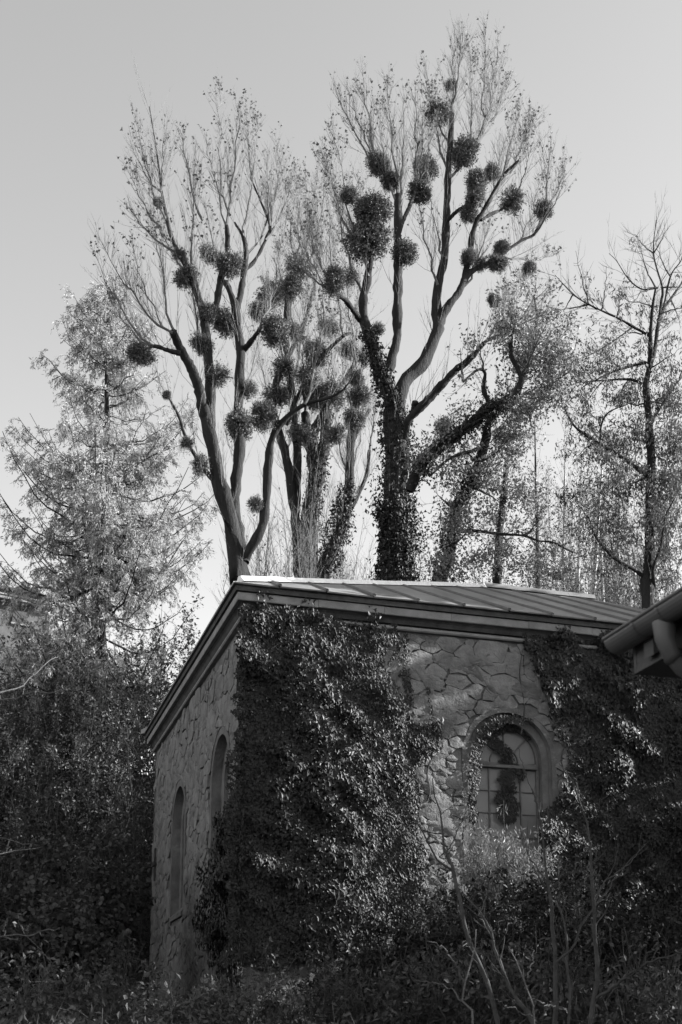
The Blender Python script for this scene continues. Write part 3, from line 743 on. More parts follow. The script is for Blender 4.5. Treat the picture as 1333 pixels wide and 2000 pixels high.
for a, b in [((700, 760), (690, 600)), ((700, 760), (715, 640)), ((694, 807), (660, 660)), ((722, 880), (735, 760)), ((682, 942), (655, 800)), ((682, 942), (712, 790))]: T3.leader(a, b, 1.6)
T3.finish(nleaf=400, epi=13, epiL=1.9)

# ---- right poplar with the ivy trunk
T4 = Traced('poplar_tree', 'tallest poplar with thick ivy wrapped trunk and dark limbs full of mistletoe', 40,
  [(776, 1190, 27), (774, 1120, 26), (772, 1000, 25), (775, 900, 24), (770, 840, 22), (768, 800, 20)], seed=8)
T4.limb([(768, 810, 17), (758, 765, 15), (742, 727, 13.5), (727, 673, 11), (711, 624, 10), (711, 582, 9), (720, 537, 8.5), (723, 508, 8), (718, 470, 7), (722, 425, 6)], -1.2, K=38)
T4.limb([(704, 625, 6.5), (678, 590, 6), (654, 568, 4.5)], -1.5)
T4.limb([(756, 735, 11), (773, 673, 10), (777, 640, 9.5), (777, 566, 9.5), (777, 483, 9), (778, 421, 8.5), (777, 382, 8)], .8, K=36)
T4.limb([(779, 458, 5), (790, 425, 4.5), (802, 400, 4), (815, 365, 3)], .8)
T4.limb([(768, 360, 5), (752, 340, 4), (742, 318, 3)], .3)
T4.limb([(776, 800, 15), (790, 748, 15), (827, 708, 13.5), (846, 670, 12.5), (856, 638, 12), (852, 612, 11), (856, 557, 9.5), (868, 504, 8.5), (872, 421, 8), (876, 339, 7), (880, 281, 6), (883, 222, 5)], 1.8, K=40)
T4.limb([(857, 636, 9.5), (870, 607, 9), (897, 570, 7.5), (909, 543, 7), (930, 525, 5.5), (951, 516, 4.5), (975, 500, 3.8), (996, 485, 3.6), (1020, 469, 3.4), (1044, 458, 3.2), (1054, 438, 2.8), (1066, 409, 2.3)], 1.4, K=40)
T4.limb([(907, 545, 6.5), (918, 496, 6), (926, 446, 5.5), (951, 401, 4.5), (984, 343, 3.4), (1013, 314, 2.6)], -.8)
T4.limb([(874, 432, 4), (890, 415, 3.6), (905, 405, 3.4), (925, 388, 3), (938, 372, 2.4)], -.9)
T4.limb([(876, 350, 4), (890, 336, 3.6), (905, 320, 3.3), (921, 298, 2.8), (932, 278, 2.4), (942, 252, 2)], .9)
T4.limb([(940, 430, 3.4), (960, 418, 3.2), (980, 409, 2.5), (1000, 394, 2)], 1)
T4.limb([(786, 880, 11), (792, 845, 10), (800, 818, 9), (842, 776, 8.5), (886, 727, 7), (915, 706, 6), (945, 669, 4.5)], -1.4, K=36)
T4.limb([(800, 822, 7), (808, 800, 7), (811, 784, 7)], -.4)
T4.limb([(890, 722, 4), (915, 700, 3.6), (934, 682, 3.2), (946, 672, 3)], -1.8)
for a, b in [((742, 318), (655, 172)), ((742, 318), (675, 165)), ((742, 318), (708, 140)), ((777, 382), (757, 155)), ((777, 400), (735, 210)), ((779, 421), (790, 185)), ((802, 400), (830, 200)), ((815, 365), (812, 180)), ((815, 365), (845, 260)),
  ((880, 281), (886, 92)), ((883, 222), (905, 62)), ((876, 339), (828, 110)), ((880, 281), (835, 180)), ((921, 298), (918, 90)), ((942, 252), (950, 48)), ((932, 278), (975, 60)), ((942, 252), (1000, 150)), ((905, 320), (985, 120)), ((984, 343), (1038, 220)), ((1013, 314), (1042, 235)), ((951, 401), (1020, 195)), ((926, 446), (1000, 230)),
  ((1066, 409), (1074, 290)), ((1066, 409), (1110, 310)), ((1044, 458), (1105, 350)), ((1000, 394), (1040, 290)), ((996, 485), (1060, 350)), ((975, 500), (1080, 500)), ((654, 568), (600, 400)), ((654, 568), (575, 440)), ((654, 568), (640, 380)), ((711, 582), (640, 300)), ((720, 520), (648, 230)), ((723, 508), (625, 285)), ((945, 669), (1035, 520)), ((945, 669), (985, 560)), ((945, 669), (1080, 545)), ((897, 570), (960, 420)), ((945, 669), (1065, 610)), ((856, 557), (815, 380)), ((868, 504), (835, 330)), ((720, 540), (700, 330)), ((654, 568), (560, 500))]:
    T4.leader(a, b, 2.0)
T4.finish(nleaf=2100, leafsize=.105, epi=3.0, epiL=1.9)

# ---- mistletoe balls -------------------------------------------------
def mistle_mesh(seed, n0, nl):
    rg = np.random.default_rng(seed)
    d = nrm(rg.normal(size=(n0, 3))); d = d[d[:, 2] < .93]; n0 = len(d); K = 4; t = np.linspace(.03, .55, K)
    P = d[:, None]*t[None, :, None]+rg.normal(size=(n0, K, 3))*.04; P[:, 0] *= .3
    R = np.full((n0, K), .011)*np.linspace(1.5, .6, K)
    P2, R2 = spawn(P, R, 9, .40, 36, -.1, .3, 1, 4, .16, .9, .005, .009, 0, rg)
    mt = MB(); tubes(mt, P, R, 3); tubes(mt, P2, R2, 3)
    pp, dd = twig_points(P2, nl, rg, .25, .05)
    lim = .92+.16*noise3(nrm(pp), 3.2, seed)
    k = np.linalg.norm(pp, axis=1) < lim+.05*rg.normal(size=len(pp)); pp = pp[k]; m = len(pp)
    D = nrm(nrm(pp)*.6+rg.normal(size=(m, 3)))
    ml = MB(); leaves(ml, pp, D, nrm(rg.normal(size=(m, 3))), .105*(.6+.7*rg.random(m)), 'oval')
    return ml, mt
_mm = []
for sd, n0, nl in ((1, 230, 4600), (2, 200, 3300), (3, 150, 1900)):
    ml, mt = mistle_mesh(sd, n0, nl); a = ml.build('mistletoe', M['mistle']); b = mt.build('stalks', M['mtwig']); _mm.append((a.data, b.data)); bpy.data.objects.remove(a); bpy.data.objects.remove(b)
MIS = [
 (T4, 881, 167, 12, 2, 'tiny mistletoe ball highest of all, near the top of the tallest poplar'),
 (T4, 858, 222, 23, 1, 'mistletoe ball beside the sawn tip of the tall straight limb'),
 (T4, 908, 297, 28, 1, 'round pale mistletoe ball where a twig leaves the tall straight limb, high up'),
 (T4, 737, 321, 27, 0, 'dark mistletoe ball capping the twin lump above the sawn off limb'),
 (T4, 762, 353, 25, 0, 'dark mistletoe ball sitting right on the sawn off limb, lower of the twin lump'),
 (T4, 833, 328, 24, 1, 'upper mistletoe of the tall tapering clump between the two central limbs'),
 (T4, 818, 375, 26, 0, 'lower mistletoe of the tall tapering clump between the two central limbs'),
 (T4, 683, 381, 23, 0, 'small black mistletoe lobe at the upper left of the biggest clump'),
 (T4, 728, 412, 43, 0, 'largest and darkest mistletoe ball, upper half of the biggest clump'),
 (T4, 716, 466, 42, 1, 'broad mistletoe ball forming the lower half of the biggest clump'),
 (T4, 792, 494, 28, 0, 'dense mistletoe ball hugging the right side of the sawn off limb'),
 (T4, 652, 547, 27, 0, 'dark mistletoe at the end of the short arm reaching left'),
 (T4, 684, 541, 17, 2, 'small loose mistletoe attached right of the one on the short left arm'),
 (T4, 931, 352, 22, 0, 'dark mistletoe left of a joined pair on the right hand limbs'),
 (T4, 962, 336, 22, 0, 'dark mistletoe right of a joined pair on the right hand limbs'),
 (T4, 928, 382, 22, 1, 'hazy mistletoe hanging just under the joined dark pair'),
 (T4, 917, 417, 19, 1, 'mistletoe lowest in the hanging column under the joined pair'),
 (T4, 1000, 391, 23, 2, 'see-through pale mistletoe on a side twig right of the main limbs'),
 (T4, 1064, 409, 20, 1, 'mistletoe ball alone at the far right tip of the longest limb'),
 (T4, 979, 485, 20, 0, 'upper mistletoe of the stacked pair on the long right limb'),
 (T4, 972, 513, 18, 1, 'lower mistletoe of the stacked pair on the long right limb'),
 (T4, 917, 502, 18, 0, 'mistletoe at the elbow where the right limb forks'),
 (T4, 940, 516, 16, 2, 'thin mistletoe bridging the elbow and the stacked pair'),
 (T4, 1034, 525, 16, 0, 'small round mistletoe alone against the sky at lower right'),
 (T4, 965, 587, 15, 0, 'small mistletoe low in the thin twigs above the broad leafy tree'),
 (T4, 983, 642, 17, 2, 'small mistletoe just above the crown of the broad leafy tree'),
 (T4, 738, 643, 14, 2, 'small faint mistletoe in the main fork between two dark limbs'),
 (T1, 310, 395, 14, 0, 'single small mistletoe high on the leftmost upright limb'),
 (T1, 351, 498, 14, 1, 'small mistletoe on the leaning limb, upper of a pair there'),
 (T1, 364, 542, 22, 1, 'mistletoe on the leaning limb, lower and larger of a pair there'),
 (T1, 410, 496, 23, 1, 'ragged mistletoe left of the sawn stub in the left poplar'),
 (T1, 449, 517, 29, 1, 'wide mistletoe spread behind the sawn stub in the left poplar'),
 (T1, 441, 630, 29, 1, 'large mistletoe between the two upright limbs of the left poplar'),
 (T1, 405, 612, 18, 2, 'loose mistletoe wrapped round the left upright limb'),
 (T1, 396, 672, 25, 1, 'mistletoe lower down behind the left upright limb'),
 (T1, 274, 692, 27, 0, 'mistletoe tuft at the end of the arm pointing left towards the larch'),
 (T1, 326, 772, 9, 0, 'tiny mistletoe tuft on a thin twig beside the larch'),
 (T1, 365, 865, 15, 2, 'sparse mistletoe low on the thin left branch by the larch'),
 (T1, 392, 908, 20, 2, 'sparse mistletoe near the bottom fork of the left poplar'),
 (T1, 470, 830, 32, 0, 'big dark mistletoe low on the straight middle limb'),
 (T1, 514, 812, 27, 1, 'mistletoe right beside the big dark one on the middle limb'),
 (T1, 505, 608, 22, 0, 'mistletoe right of the fork in the left poplar'),
 (T1, 538, 648, 33, 0, 'large dark mistletoe at the end of the right fork of the left poplar'),
 (T1, 425, 735, 22, 2, 'thin mistletoe haze between the lower limbs of the left poplar'),
 (T2, 533, 575, 26, 1, 'mistletoe on the left edge of the poplar cluster in the gap'),
 (T2, 585, 520, 28, 2, 'mistletoe draped over the thick stub at the top of the poplar cluster'),
 (T2, 570, 560, 24, 2, 'mistletoe under the draped top one of the poplar cluster'),
 (T2, 580, 650, 18, 1, 'small mistletoe on the bent stem in the poplar cluster'),
 (T2, 617, 690, 22, 1, 'mistletoe in the middle of the poplar cluster in the gap'),
 (T2, 682, 685, 20, 1, 'slanting mistletoe just left of the ivy wrapped limb'),
 (T2, 615, 775, 24, 1, 'dark end of the long flat mistletoe lying along a branch in the gap'),
 (T2, 650, 768, 28, 2, 'wispy end of the long flat mistletoe lying along a branch in the gap'),
 (T3, 697, 740, 20, 0, 'upper mistletoe on the slim stem near the ivy trunk'),
 (T3, 703, 772, 20, 2, 'middle mistletoe on the slim stem near the ivy trunk'),
 (T3, 693, 820, 24, 0, 'lowest and darkest mistletoe on the slim stem near the ivy trunk'),
 (T2, 555, 720, 24, 2, 'mistletoe behind the forked branch left of the gap'),
 (T2, 545, 770, 26, 2, 'faint mistletoe mass low on the left stem of the poplar cluster'),
 (T2, 600, 735, 22, 2, 'soft mistletoe haze between the two forked stems in the gap'),
 (T2, 640, 640, 20, 2, 'faint mistletoe on the thin twigs above the slanting one'),
 (T3, 655, 850, 20, 2, 'soft mistletoe low on the left of the slim stem near the ivy trunk'),
 (T1, 485, 760, 20, 2, 'pale mistletoe between the middle limb and the curved right limb of the left poplar'),
 (T2, 590, 850, 24, 2, 'soft mistletoe low down where the ivy clad stems of the gap fork'),
 (T3, 712, 700, 16, 2, 'small soft mistletoe highest on the slim stem near the ivy trunk'),
 (T1, 500, 985, 16, 2, 'small mistletoe lowest in the left poplar, on the curved right limb'),
 (T4, 868, 835, 22, 2, 'shadowy mistletoe between the ivy trunk and the broad leafy tree'),
]
_rg = np.random.default_rng(4)
for tr, x, y, r, kind, lab in MIS:
    Ym = tr.snapY(x, y)-.15; p = at(x, y, Ym); R = r*(1.24, 1.42, 1.55)[kind]*Ym/2450
    o = link('mistletoe', _mm[kind][0]); tag(o, lab, 'mistletoe', 'mistletoe balls in the poplars')
    o.location = Vector(p); o.rotation_euler = Vector(_rg.random(3)*6.28); o.scale = Vector(np.array([R, R, R])*(1+.14*_rg.normal(size=3)))
    c = link('stalks', _mm[kind][1]); c.parent = o

# ---- ivy on the thick trunk ------------------------------------------
def ivy_on(label, tr, segs, n, seed, size=.10):
    rg = np.random.default_rng(seed); pts = []; 
    P = np.concatenate([catmull(np.array([np.append(at(x, y, Y), r*Y/2450) for x, y, r, Y in sg]), 40) for sg in segs])
    I = rg.integers(0, len(P), n); a = rg.random(n)*2*math.pi; base = P[I]
    rad = base[:, 3]*(1.0+.5*np.abs(rg.normal(size=n))*(.6+.5*noise3(base[:, :3]+np.stack([np.cos(a), np.sin(a), 0*a], 1)*.5, 2.5, 2)))
    o = np.stack([np.cos(a), np.sin(a), rg.normal(size=n)*.3], 1)
    Q = base[:, :3]+o*rad[:, None]+rg.normal(size=(n, 3))*.06; Q[:, 2] += rg.normal(size=n)*.15
    D = nrm(np.array([0, 0, -1.])+rg.normal(size=(n, 3))*.6+o*.4); N = nrm(o+rg.normal(size=(n, 3))*.45)
    p0 = P[0]; e = empty('ivy', (p0[0], p0[1], gz(p0[0], p0[1])), label, 'ivy')
    mb = MB(); leaves(mb, Q, D, N, size*(.65+.7*rg.random(n)), 'ivylow'); mb.build('leaves', M['ivy'], e, kind='stuff')
    mb = MB()
    for k in range(9):
        sg = P[:40]; b = rg.random()*6.28; ph = b+np.linspace(0, 1.5*rg.normal(), 20); s_ = sg[np.linspace(0, 39, 20).astype(int)]
        tubes(mb, s_[:, :3]+np.stack([np.cos(ph), np.sin(ph), 0*ph], 1)*(s_[:, 3:4]*1.03), np.linspace(.03, .012, 20), 4)
    mb.build('stems', M['dtwig'], e)
ivy_on('ivy thickly wrapping the trunk of the tallest poplar up to its fork', T4, [[(776, 1170, 29, 40), (773, 1000, 27, 40), (775, 900, 26, 40), (768, 800, 22, 40), (745, 730, 15, 39.7), (722, 655, 11, 39.4)], [(774, 1165, 34, 40), (773, 1080, 30, 40), (773, 980, 28, 40)]], 9000, 31)
ivy_on('ivy creeping up the stems of the poplar cluster in the gap', T2, [[(606, 1165, 20, 50), (606, 1060, 18, 50), (620, 930, 15, 50), (636, 820, 12, 50)], [(640, 1120, 20, 47), (655, 1060, 16, 47), (680, 950, 12, 47)]], 3600, 32)

# ---- broad leafy tree right of centre
T5 = Traced('leafy_tree', 'spreading broadleaf tree with crooked ivy clad boughs and pale leaves right of the tallest poplar', 37,
  [(858, 1190, 15), (862, 1135, 14), (881, 1065, 12), (891, 992, 11), (915, 953, 10), (935, 904, 9.5), (949, 855, 9)], bark='bark', seed=12)
T5.limb([(800, 960, 9), (827, 899, 12), (876, 860, 12), (925, 825, 11), (954, 796, 10.5), (993, 781, 10), (1013, 762, 8), (1018, 732, 6), (998, 690, 5), (1000, 660, 3)], -1.0, K=38)
T5.limb([(949, 860, 9), (954, 830, 8), (975, 800, 8), (1005, 782, 7), (1033, 801, 6), (1052, 781, 6), (1070, 750, 4), (1075, 700, 3)], 1.4, K=36)
T5.limb([(895, 1040, 4), (905, 1036, 4), (940, 1038, 3.6), (974, 1043, 3.2), (1023, 1046, 2.8), (1050, 1056, 2.2), (1082, 1060, 1.8), (1120, 1080, 1)], -2)
T5.limb([(960, 795, 5), (945, 760, 4.5), (948, 730, 4), (935, 722, 3), (905, 745, 2)], -1)
T5.limb([(948, 870, 5), (925, 880, 4), (880, 895, 3), (840, 930, 2)], -1.5)
T5.limb([(1000, 770, 4), (1030, 720, 3.5), (1040, 670, 3), (1050, 620, 2)], .6)
T5.limb([(970, 1160, 9), (975, 1040, 8), (985, 960, 7), (990, 900, 5)], 2)
T5.limb([(1060, 770, 4), (1090, 740, 3), (1110, 700, 2)], .6)
for a, b in [((1050, 620), (1045, 560)), ((1000, 660), (980, 610)), ((1000, 660), (1010, 600)), ((1075, 700), (1090, 650)), ((1110, 700), (1125, 670)), ((1018, 732), (1060, 640)), ((1040, 670), (1085, 640)), ((1070, 750), (1125, 720)), ((948, 730), (935, 660)), ((990, 900), (1000, 800)), ((990, 900), (960, 780)), ((1052, 781), (1100, 770)), ((905, 745), (900, 680)), ((1033, 801), (1040, 850)), ((840, 930), (825, 900)), ((935, 904), (1000, 850)), ((935, 904), (880, 830)), ((891, 992), (850, 960)), ((915, 953), (970, 920)), ((915, 953), (985, 990)), ((881, 1065), (940, 1010)), ((1023, 1046), (1060, 1000)), ((974, 1041), (1000, 1080))]:
    T5.leader(a, b, 2.2)
T5.finish(epi=6, epiL=1.3, plume=8, plumeL=1.7, sub=4, nleaf=7500, leafsize=.11, leafkind='oval', leafmat='oakleaf', leaf_on='all', twigmat='dtwig', epi_up=.3, ang=55, limbt=.1)
def cloud(tr, specs, leafmat, kind, size, seed, parent, up=-.5, name='leaves', flat=1.0):
    """leaf clumps: each (x, y, rx, ry, n, Y): a bunch of sub-clumps filled with leaves, so gaps stay between them"""
    rg = np.random.default_rng(seed); mb = MB()
    for x, y, rx, ry, n, Yc in specs:
        c = at(x, y, Yc); k = Yc/2450; m = max(4, int(n/36)); cc = rg.normal(size=(m, 3)); cc = cc/np.maximum(np.linalg.norm(cc, axis=1), .6)[:, None]*(.35+.65*rg.random((m, 1)))
        cen = c+cc*np.array([rx*k, min(rx, ry)*k*1.1, ry*k]); w = (.35+rg.random(m)); w /= w.sum()
        I = rg.choice(m, n, p=w); q = cen[I]+rg.normal(size=(n, 3))*np.array([1, 1, .75*flat])*(.18+.34*rg.random(m))[I][:, None]*max(.6, min(rx, ry)*k*.55)
        D = nrm(rg.normal(size=(n, 3))*.8+np.array([0, 0, up])); N = nrm(rg.normal(size=(n, 3))+np.array([0, 0, .5]))
        leaves(mb, q, D, N, size*(.65+.7*rg.random(n)), kind)
    return mb.build(name, M[leafmat], parent, kind='stuff')
cloud(T5, [(1040, 690, 62, 52, 1785, 37), (1085, 705, 40, 45, 944, 37.5), (1000, 660, 40, 38, 525, 36), (1060, 770, 52, 42, 1050, 37), (1010, 800, 38, 32, 577, 36), (1000, 870, 48, 55, 1155, 37.5), (960, 930, 58, 45, 944, 37), (1020, 970, 55, 42, 735, 38), (890, 920, 55, 45, 525, 36.5), (830, 880, 36, 42, 315, 36),
  (900, 1010, 66, 42, 787, 36), (970, 1090, 78, 42, 1050, 36.5), (870, 1100, 48, 40, 577, 36), (1060, 1110, 60, 36, 735, 37)], 'oakleaf', 'oval', .11, 41, T5.root)
ivy_on('ivy clothing the crooked bough of the spreading broadleaf tree', T5, [[(815, 930, 14, 37), (850, 880, 15, 36.6), (925, 825, 14, 36.3), (993, 783, 12, 36)], [(862, 1140, 16, 37), (890, 1000, 13, 37), (940, 895, 11, 37)]], 2600, 33, .09)

# ---- tree at the right edge
T6 = Traced('leafy_tree', 'tall tree at the right edge with bare twiggy top and hanging leaves lower down', 36,
  [(1266, 1200, 13.60), (1268, 1120, 12.00), (1270, 1000, 9.60), (1272, 935, 8.80), (1270, 862, 8.00), (1265, 787, 7.20), (1262, 750, 6.80), (1268, 720, 5.60)], seed=14)
T6.limb([(1267, 725, 4.80), (1271, 690, 4.40), (1271, 650, 3.68), (1275, 600, 2.88), (1281, 562, 2.08)], -.8)
T6.limb([(1267, 728, 4.80), (1278, 690, 4.00), (1285, 637, 3.60), (1292, 590, 2.88), (1294, 562, 2.40), (1277, 495, 1.44), (1282, 430, 0.64)], .8)
T6.limb([(1277, 690, 3.20), (1292, 612, 2.88), (1310, 585, 2.40), (1335, 548, 1.60), (1350, 520, 0.80)], 1.2)
T6.limb([(1294, 612, 2.40), (1310, 540, 1.76), (1330, 510, 1.12), (1338, 480, 0.64)], -1)
T6.limb([(1270, 657, 2.88), (1235, 637, 2.56), (1205, 620, 2.24), (1155, 597, 1.76), (1120, 575, 1.28), (1085, 538, 0.64)], -1.5, K=20)
T6.limb([(1262, 708, 2.88), (1215, 720, 2.40), (1185, 732, 1.92), (1140, 755, 0.96)], -1)
T6.limb([(1260, 752, 3.20), (1230, 741, 2.56), (1180, 743, 1.76), (1128, 747, 0.80)], 1)
T6.limb([(1235, 640, 1.76), (1200, 665, 1.44), (1160, 690, 0.96), (1120, 705, 0.56)], -.8)
T6.limb([(1285, 562, 1.92), (1255, 565, 1.60), (1228, 545, 1.20), (1205, 510, 0.80), (1190, 495, 0.56)], -.8)
T6.limb([(1270, 935, 4.80), (1225, 900, 4.00), (1170, 865, 3.20), (1125, 835, 2.40), (1104, 800, 1.60)], -1.4)
T6.limb([(1172, 866, 2.40), (1175, 830, 2.00), (1190, 805, 1.60), (1225, 790, 0.96)], -.5)
T6.limb([(1270, 830, 3.20), (1300, 780, 2.40), (1325, 745, 2.00), (1345, 725, 1.60)], .9)
T6.limb([(1270, 940, 3.20), (1310, 925, 2.40), (1345, 915, 1.60)], .9)
T6.limb([(1262, 1130, 4.00), (1235, 1110, 3.60), (1200, 1090, 3.20), (1165, 1050, 2.40), (1150, 1010, 1.60)], -1.2)
T6.limb([(1272, 1140, 3.20), (1262, 1080, 2.88), (1275, 1040, 2.40), (1268, 1010, 1.60)], -1.8)
T6.limb([(1280, 1150, 3.20), (1276, 1110, 2.88), (1290, 1070, 2.40), (1300, 1010, 1.92), (1320, 970, 1.12)], -1.8)
for a, b in [((1155, 597), (1125, 490)), ((1175, 605), (1185, 520)), ((1205, 620), (1210, 560)), ((1120, 575), (1100, 610)), ((1150, 595), (1090, 605)), ((1277, 495), (1240, 460)), ((1277, 495), (1305, 445)), ((1281, 562), (1250, 480)), ((1281, 562), (1230, 600)), ((1285, 600), (1200, 580)), ((1310, 585), (1330, 640)), ((1292, 612), (1340, 600)), ((1271, 650), (1205, 640)), ((1215, 720), (1170, 690)), ((1230, 741), (1190, 800)), ((1180, 743), (1140, 800)), ((1265, 787), (1200, 780)), ((1265, 787), (1320, 800)), ((1268, 720), (1330, 680)), ((1325, 745), (1340, 700)), ((1270, 862), (1330, 840)), ((1225, 900), (1190, 950)), ((1270, 862), (1215, 850)), ((1170, 865), (1120, 900)), ((1272, 935), (1210, 960)), ((1310, 925), (1330, 980)), ((1150, 1010), (1120, 960)), ((1165, 1050), (1180, 970)), ((1200, 1090), (1190, 1030)), ((1294, 562), (1340, 560)), ((1310, 540), (1280, 470))]:
    T6.leader(a, b, 1.2)
T6.finish(epi=5.5, epiL=1.1, plume=5, plumeL=.85, sub=5, nleaf=0, twigmat='dtwig', epi_up=.15, ang=55, limbt=.15, tw=.9)
cloud(T6, [(1240, 690, 60, 28, 112, 36), (1190, 690, 40, 30, 71, 35.5), (1300, 720, 40, 40, 306, 36), (1310, 790, 46, 50, 816, 36.5), (1225, 780, 55, 38, 510, 36), (1240, 850, 60, 42, 918, 36), (1310, 870, 46, 45, 918, 36), (1190, 880, 48, 34, 459, 35.5), (1240, 930, 60, 42, 816, 36), (1312, 950, 46, 48, 867, 36), (1190, 980, 46, 42, 428, 36), (1300, 1040, 48, 48, 867, 36.3), (1225, 1050, 48, 48, 612, 36.8), (1290, 1110, 50, 40, 663, 36.5), (1160, 930, 36, 40, 224, 35)], 'bushleaf', 'long', .14, 42, T6.root, up=-1.1)
_A = np.concatenate([a_[:, [0, a_.shape[1]//3, 2*a_.shape[1]//3, -1]] for a_ in T6.allP]); _zc = at(1270, 690, 36)[2]
_A = _A[(_A[:, 0, 2] < _zc+1.6*np.random.default_rng(2).normal(size=len(_A))-.4)]
_q, _d = twig_points(_A, 15000, T6.rg, .3, .06); mb = MB(); leaves(mb, _q, nrm(T6.rg.normal(size=(15000, 3))*.6+np.array([0, 0, -1.])), nrm(T6.rg.normal(size=(15000, 3))), .14*(.6+.7*T6.rg.random(15000)), 'long'); mb.build('leaves', M['bushleaf'], T6.root, kind='stuff')
# ---- larch at the left
def larch():
    rg = np.random.default_rng(51); Yl = 47
    top, foot = at(214, 585, Yl), at(205, 1150, Yl); g = gz(foot[0], foot[1])
    root = empty('larch_tree', (foot[0], foot[1], g), 'feathery larch with drooping pale needles standing left of the poplars', 'tree')
    H = top[2]-g; K = 24; z = np.linspace(0, 1, K)
    P = np.stack([foot[0]+(top[0]-foot[0])*z+.04*rg.normal(size=K), foot[1]+0*z, g-.2+z*(H+.2)], 1); Rr = .27*(1-z)**.8+.012
    mb = MB(); tubes(mb, P, Rr, 10); mb.build('trunk', M['bark'], root, smooth=True)
    n = 215; zz = np.sort(rg.random(n)*.80+.20); az = rg.random(n)*2*math.pi
    zpx = np.array([585, 640, 700, 800, 900, 1000, 1080, 1150, 1250]); hw = np.array([25, 80, 105, 150, 185, 210, 205, 200, 190])
    yy = 585+(1-zz)*H/((top[2]-foot[2])/(1150-585)); Lm = np.interp(yy, zpx, hw)*Yl/2450
    L = Lm*(.66+.48*rg.random(n))*np.where((np.cos(az) < -.2) & (zz < .62), 1.12, 1.)
    L *= np.where((np.cos(az) < 0) & (yy < 760), 1.0, 1.0)
    Kb = 10; t = np.linspace(0, 1, Kb)
    rise = np.interp(zz, [.2, .5, .8, 1.0], [-.05, .12, .42, .8])+.10*rg.normal(size=n)
    p0 = np.stack([np.interp(zz*(H+.2)+g-.2, P[:, 2], P[:, 0]), np.interp(zz*(H+.2)+g-.2, P[:, 2], P[:, 1]), g-.2+zz*(H+.2)], 1)
    dirh = np.stack([np.cos(az), np.sin(az), 0*az], 1)
    curve = (-.34*np.sin(t*math.pi*.9)[None]+.30*(t**3)[None])*np.interp(zz, [.2, .7, 1], [1, .5, .1])[:, None]
    B = p0[:, None]+dirh[:, None]*(L[:, None]*t[None])[..., None]
    B[..., 2] += L[:, None]*(rise[:, None]*t[None]+curve)+0
    B[:, 1:] += rg.normal(size=(n, Kb-1, 3))*.04
    BR = (.065*(1-.55*zz))[:, None]*(1-.85*t[None])+.006
    # each large bough its own mesh, the thin ones joined
    big = np.argsort(-L)[:46]
    for i in big:
        m1 = MB(); tubes(m1, B[i], BR[i], 5); m1.build('bough', M['bark'], root, smooth=True)
    rest = np.setdiff1d(np.arange(n), big); mb = MB(); tubes(mb, B[rest], BR[rest]*.8, 4)
    T_, TR = spawn(B, BR, 6., .85, 62, .1, .12, 1., 4, .10, .5, .005, .011, .55, rg)
    # drooping tips
    t6 = np.linspace(0, 1, 4); T_[..., 2] -= (np.linalg.norm(T_[:, -1]-T_[:, 0], axis=1)[:, None]*.55*t6[None]**1.6)
    H_, HR = spawn(T_, TR, 5.5, .42, 55, -.9, .1, 1., 3, .12, .8, .004, .007, .3, rg)
    tubes(mb, T_, TR, 3); tubes(mb, H_, HR, 3)
    mb.build('twigs', M['dtwig'], root, kind='stuff')
    mb = MB()
    for A, nn in ((H_, 120000), (T_, 42000)):
        q, e = twig_points(A, nn, rg, 0., .035); D = nrm(e*1.0+rg.normal(size=(nn, 3))*.55+np.array([0, 0, -.15])); leaves(mb, q, D, nrm(rg.normal(size=(nn, 3))), .135*(.6+.8*rg.random(nn)), 'long')
    mb.build('needles', M['larch'], root, kind='stuff')
larch()
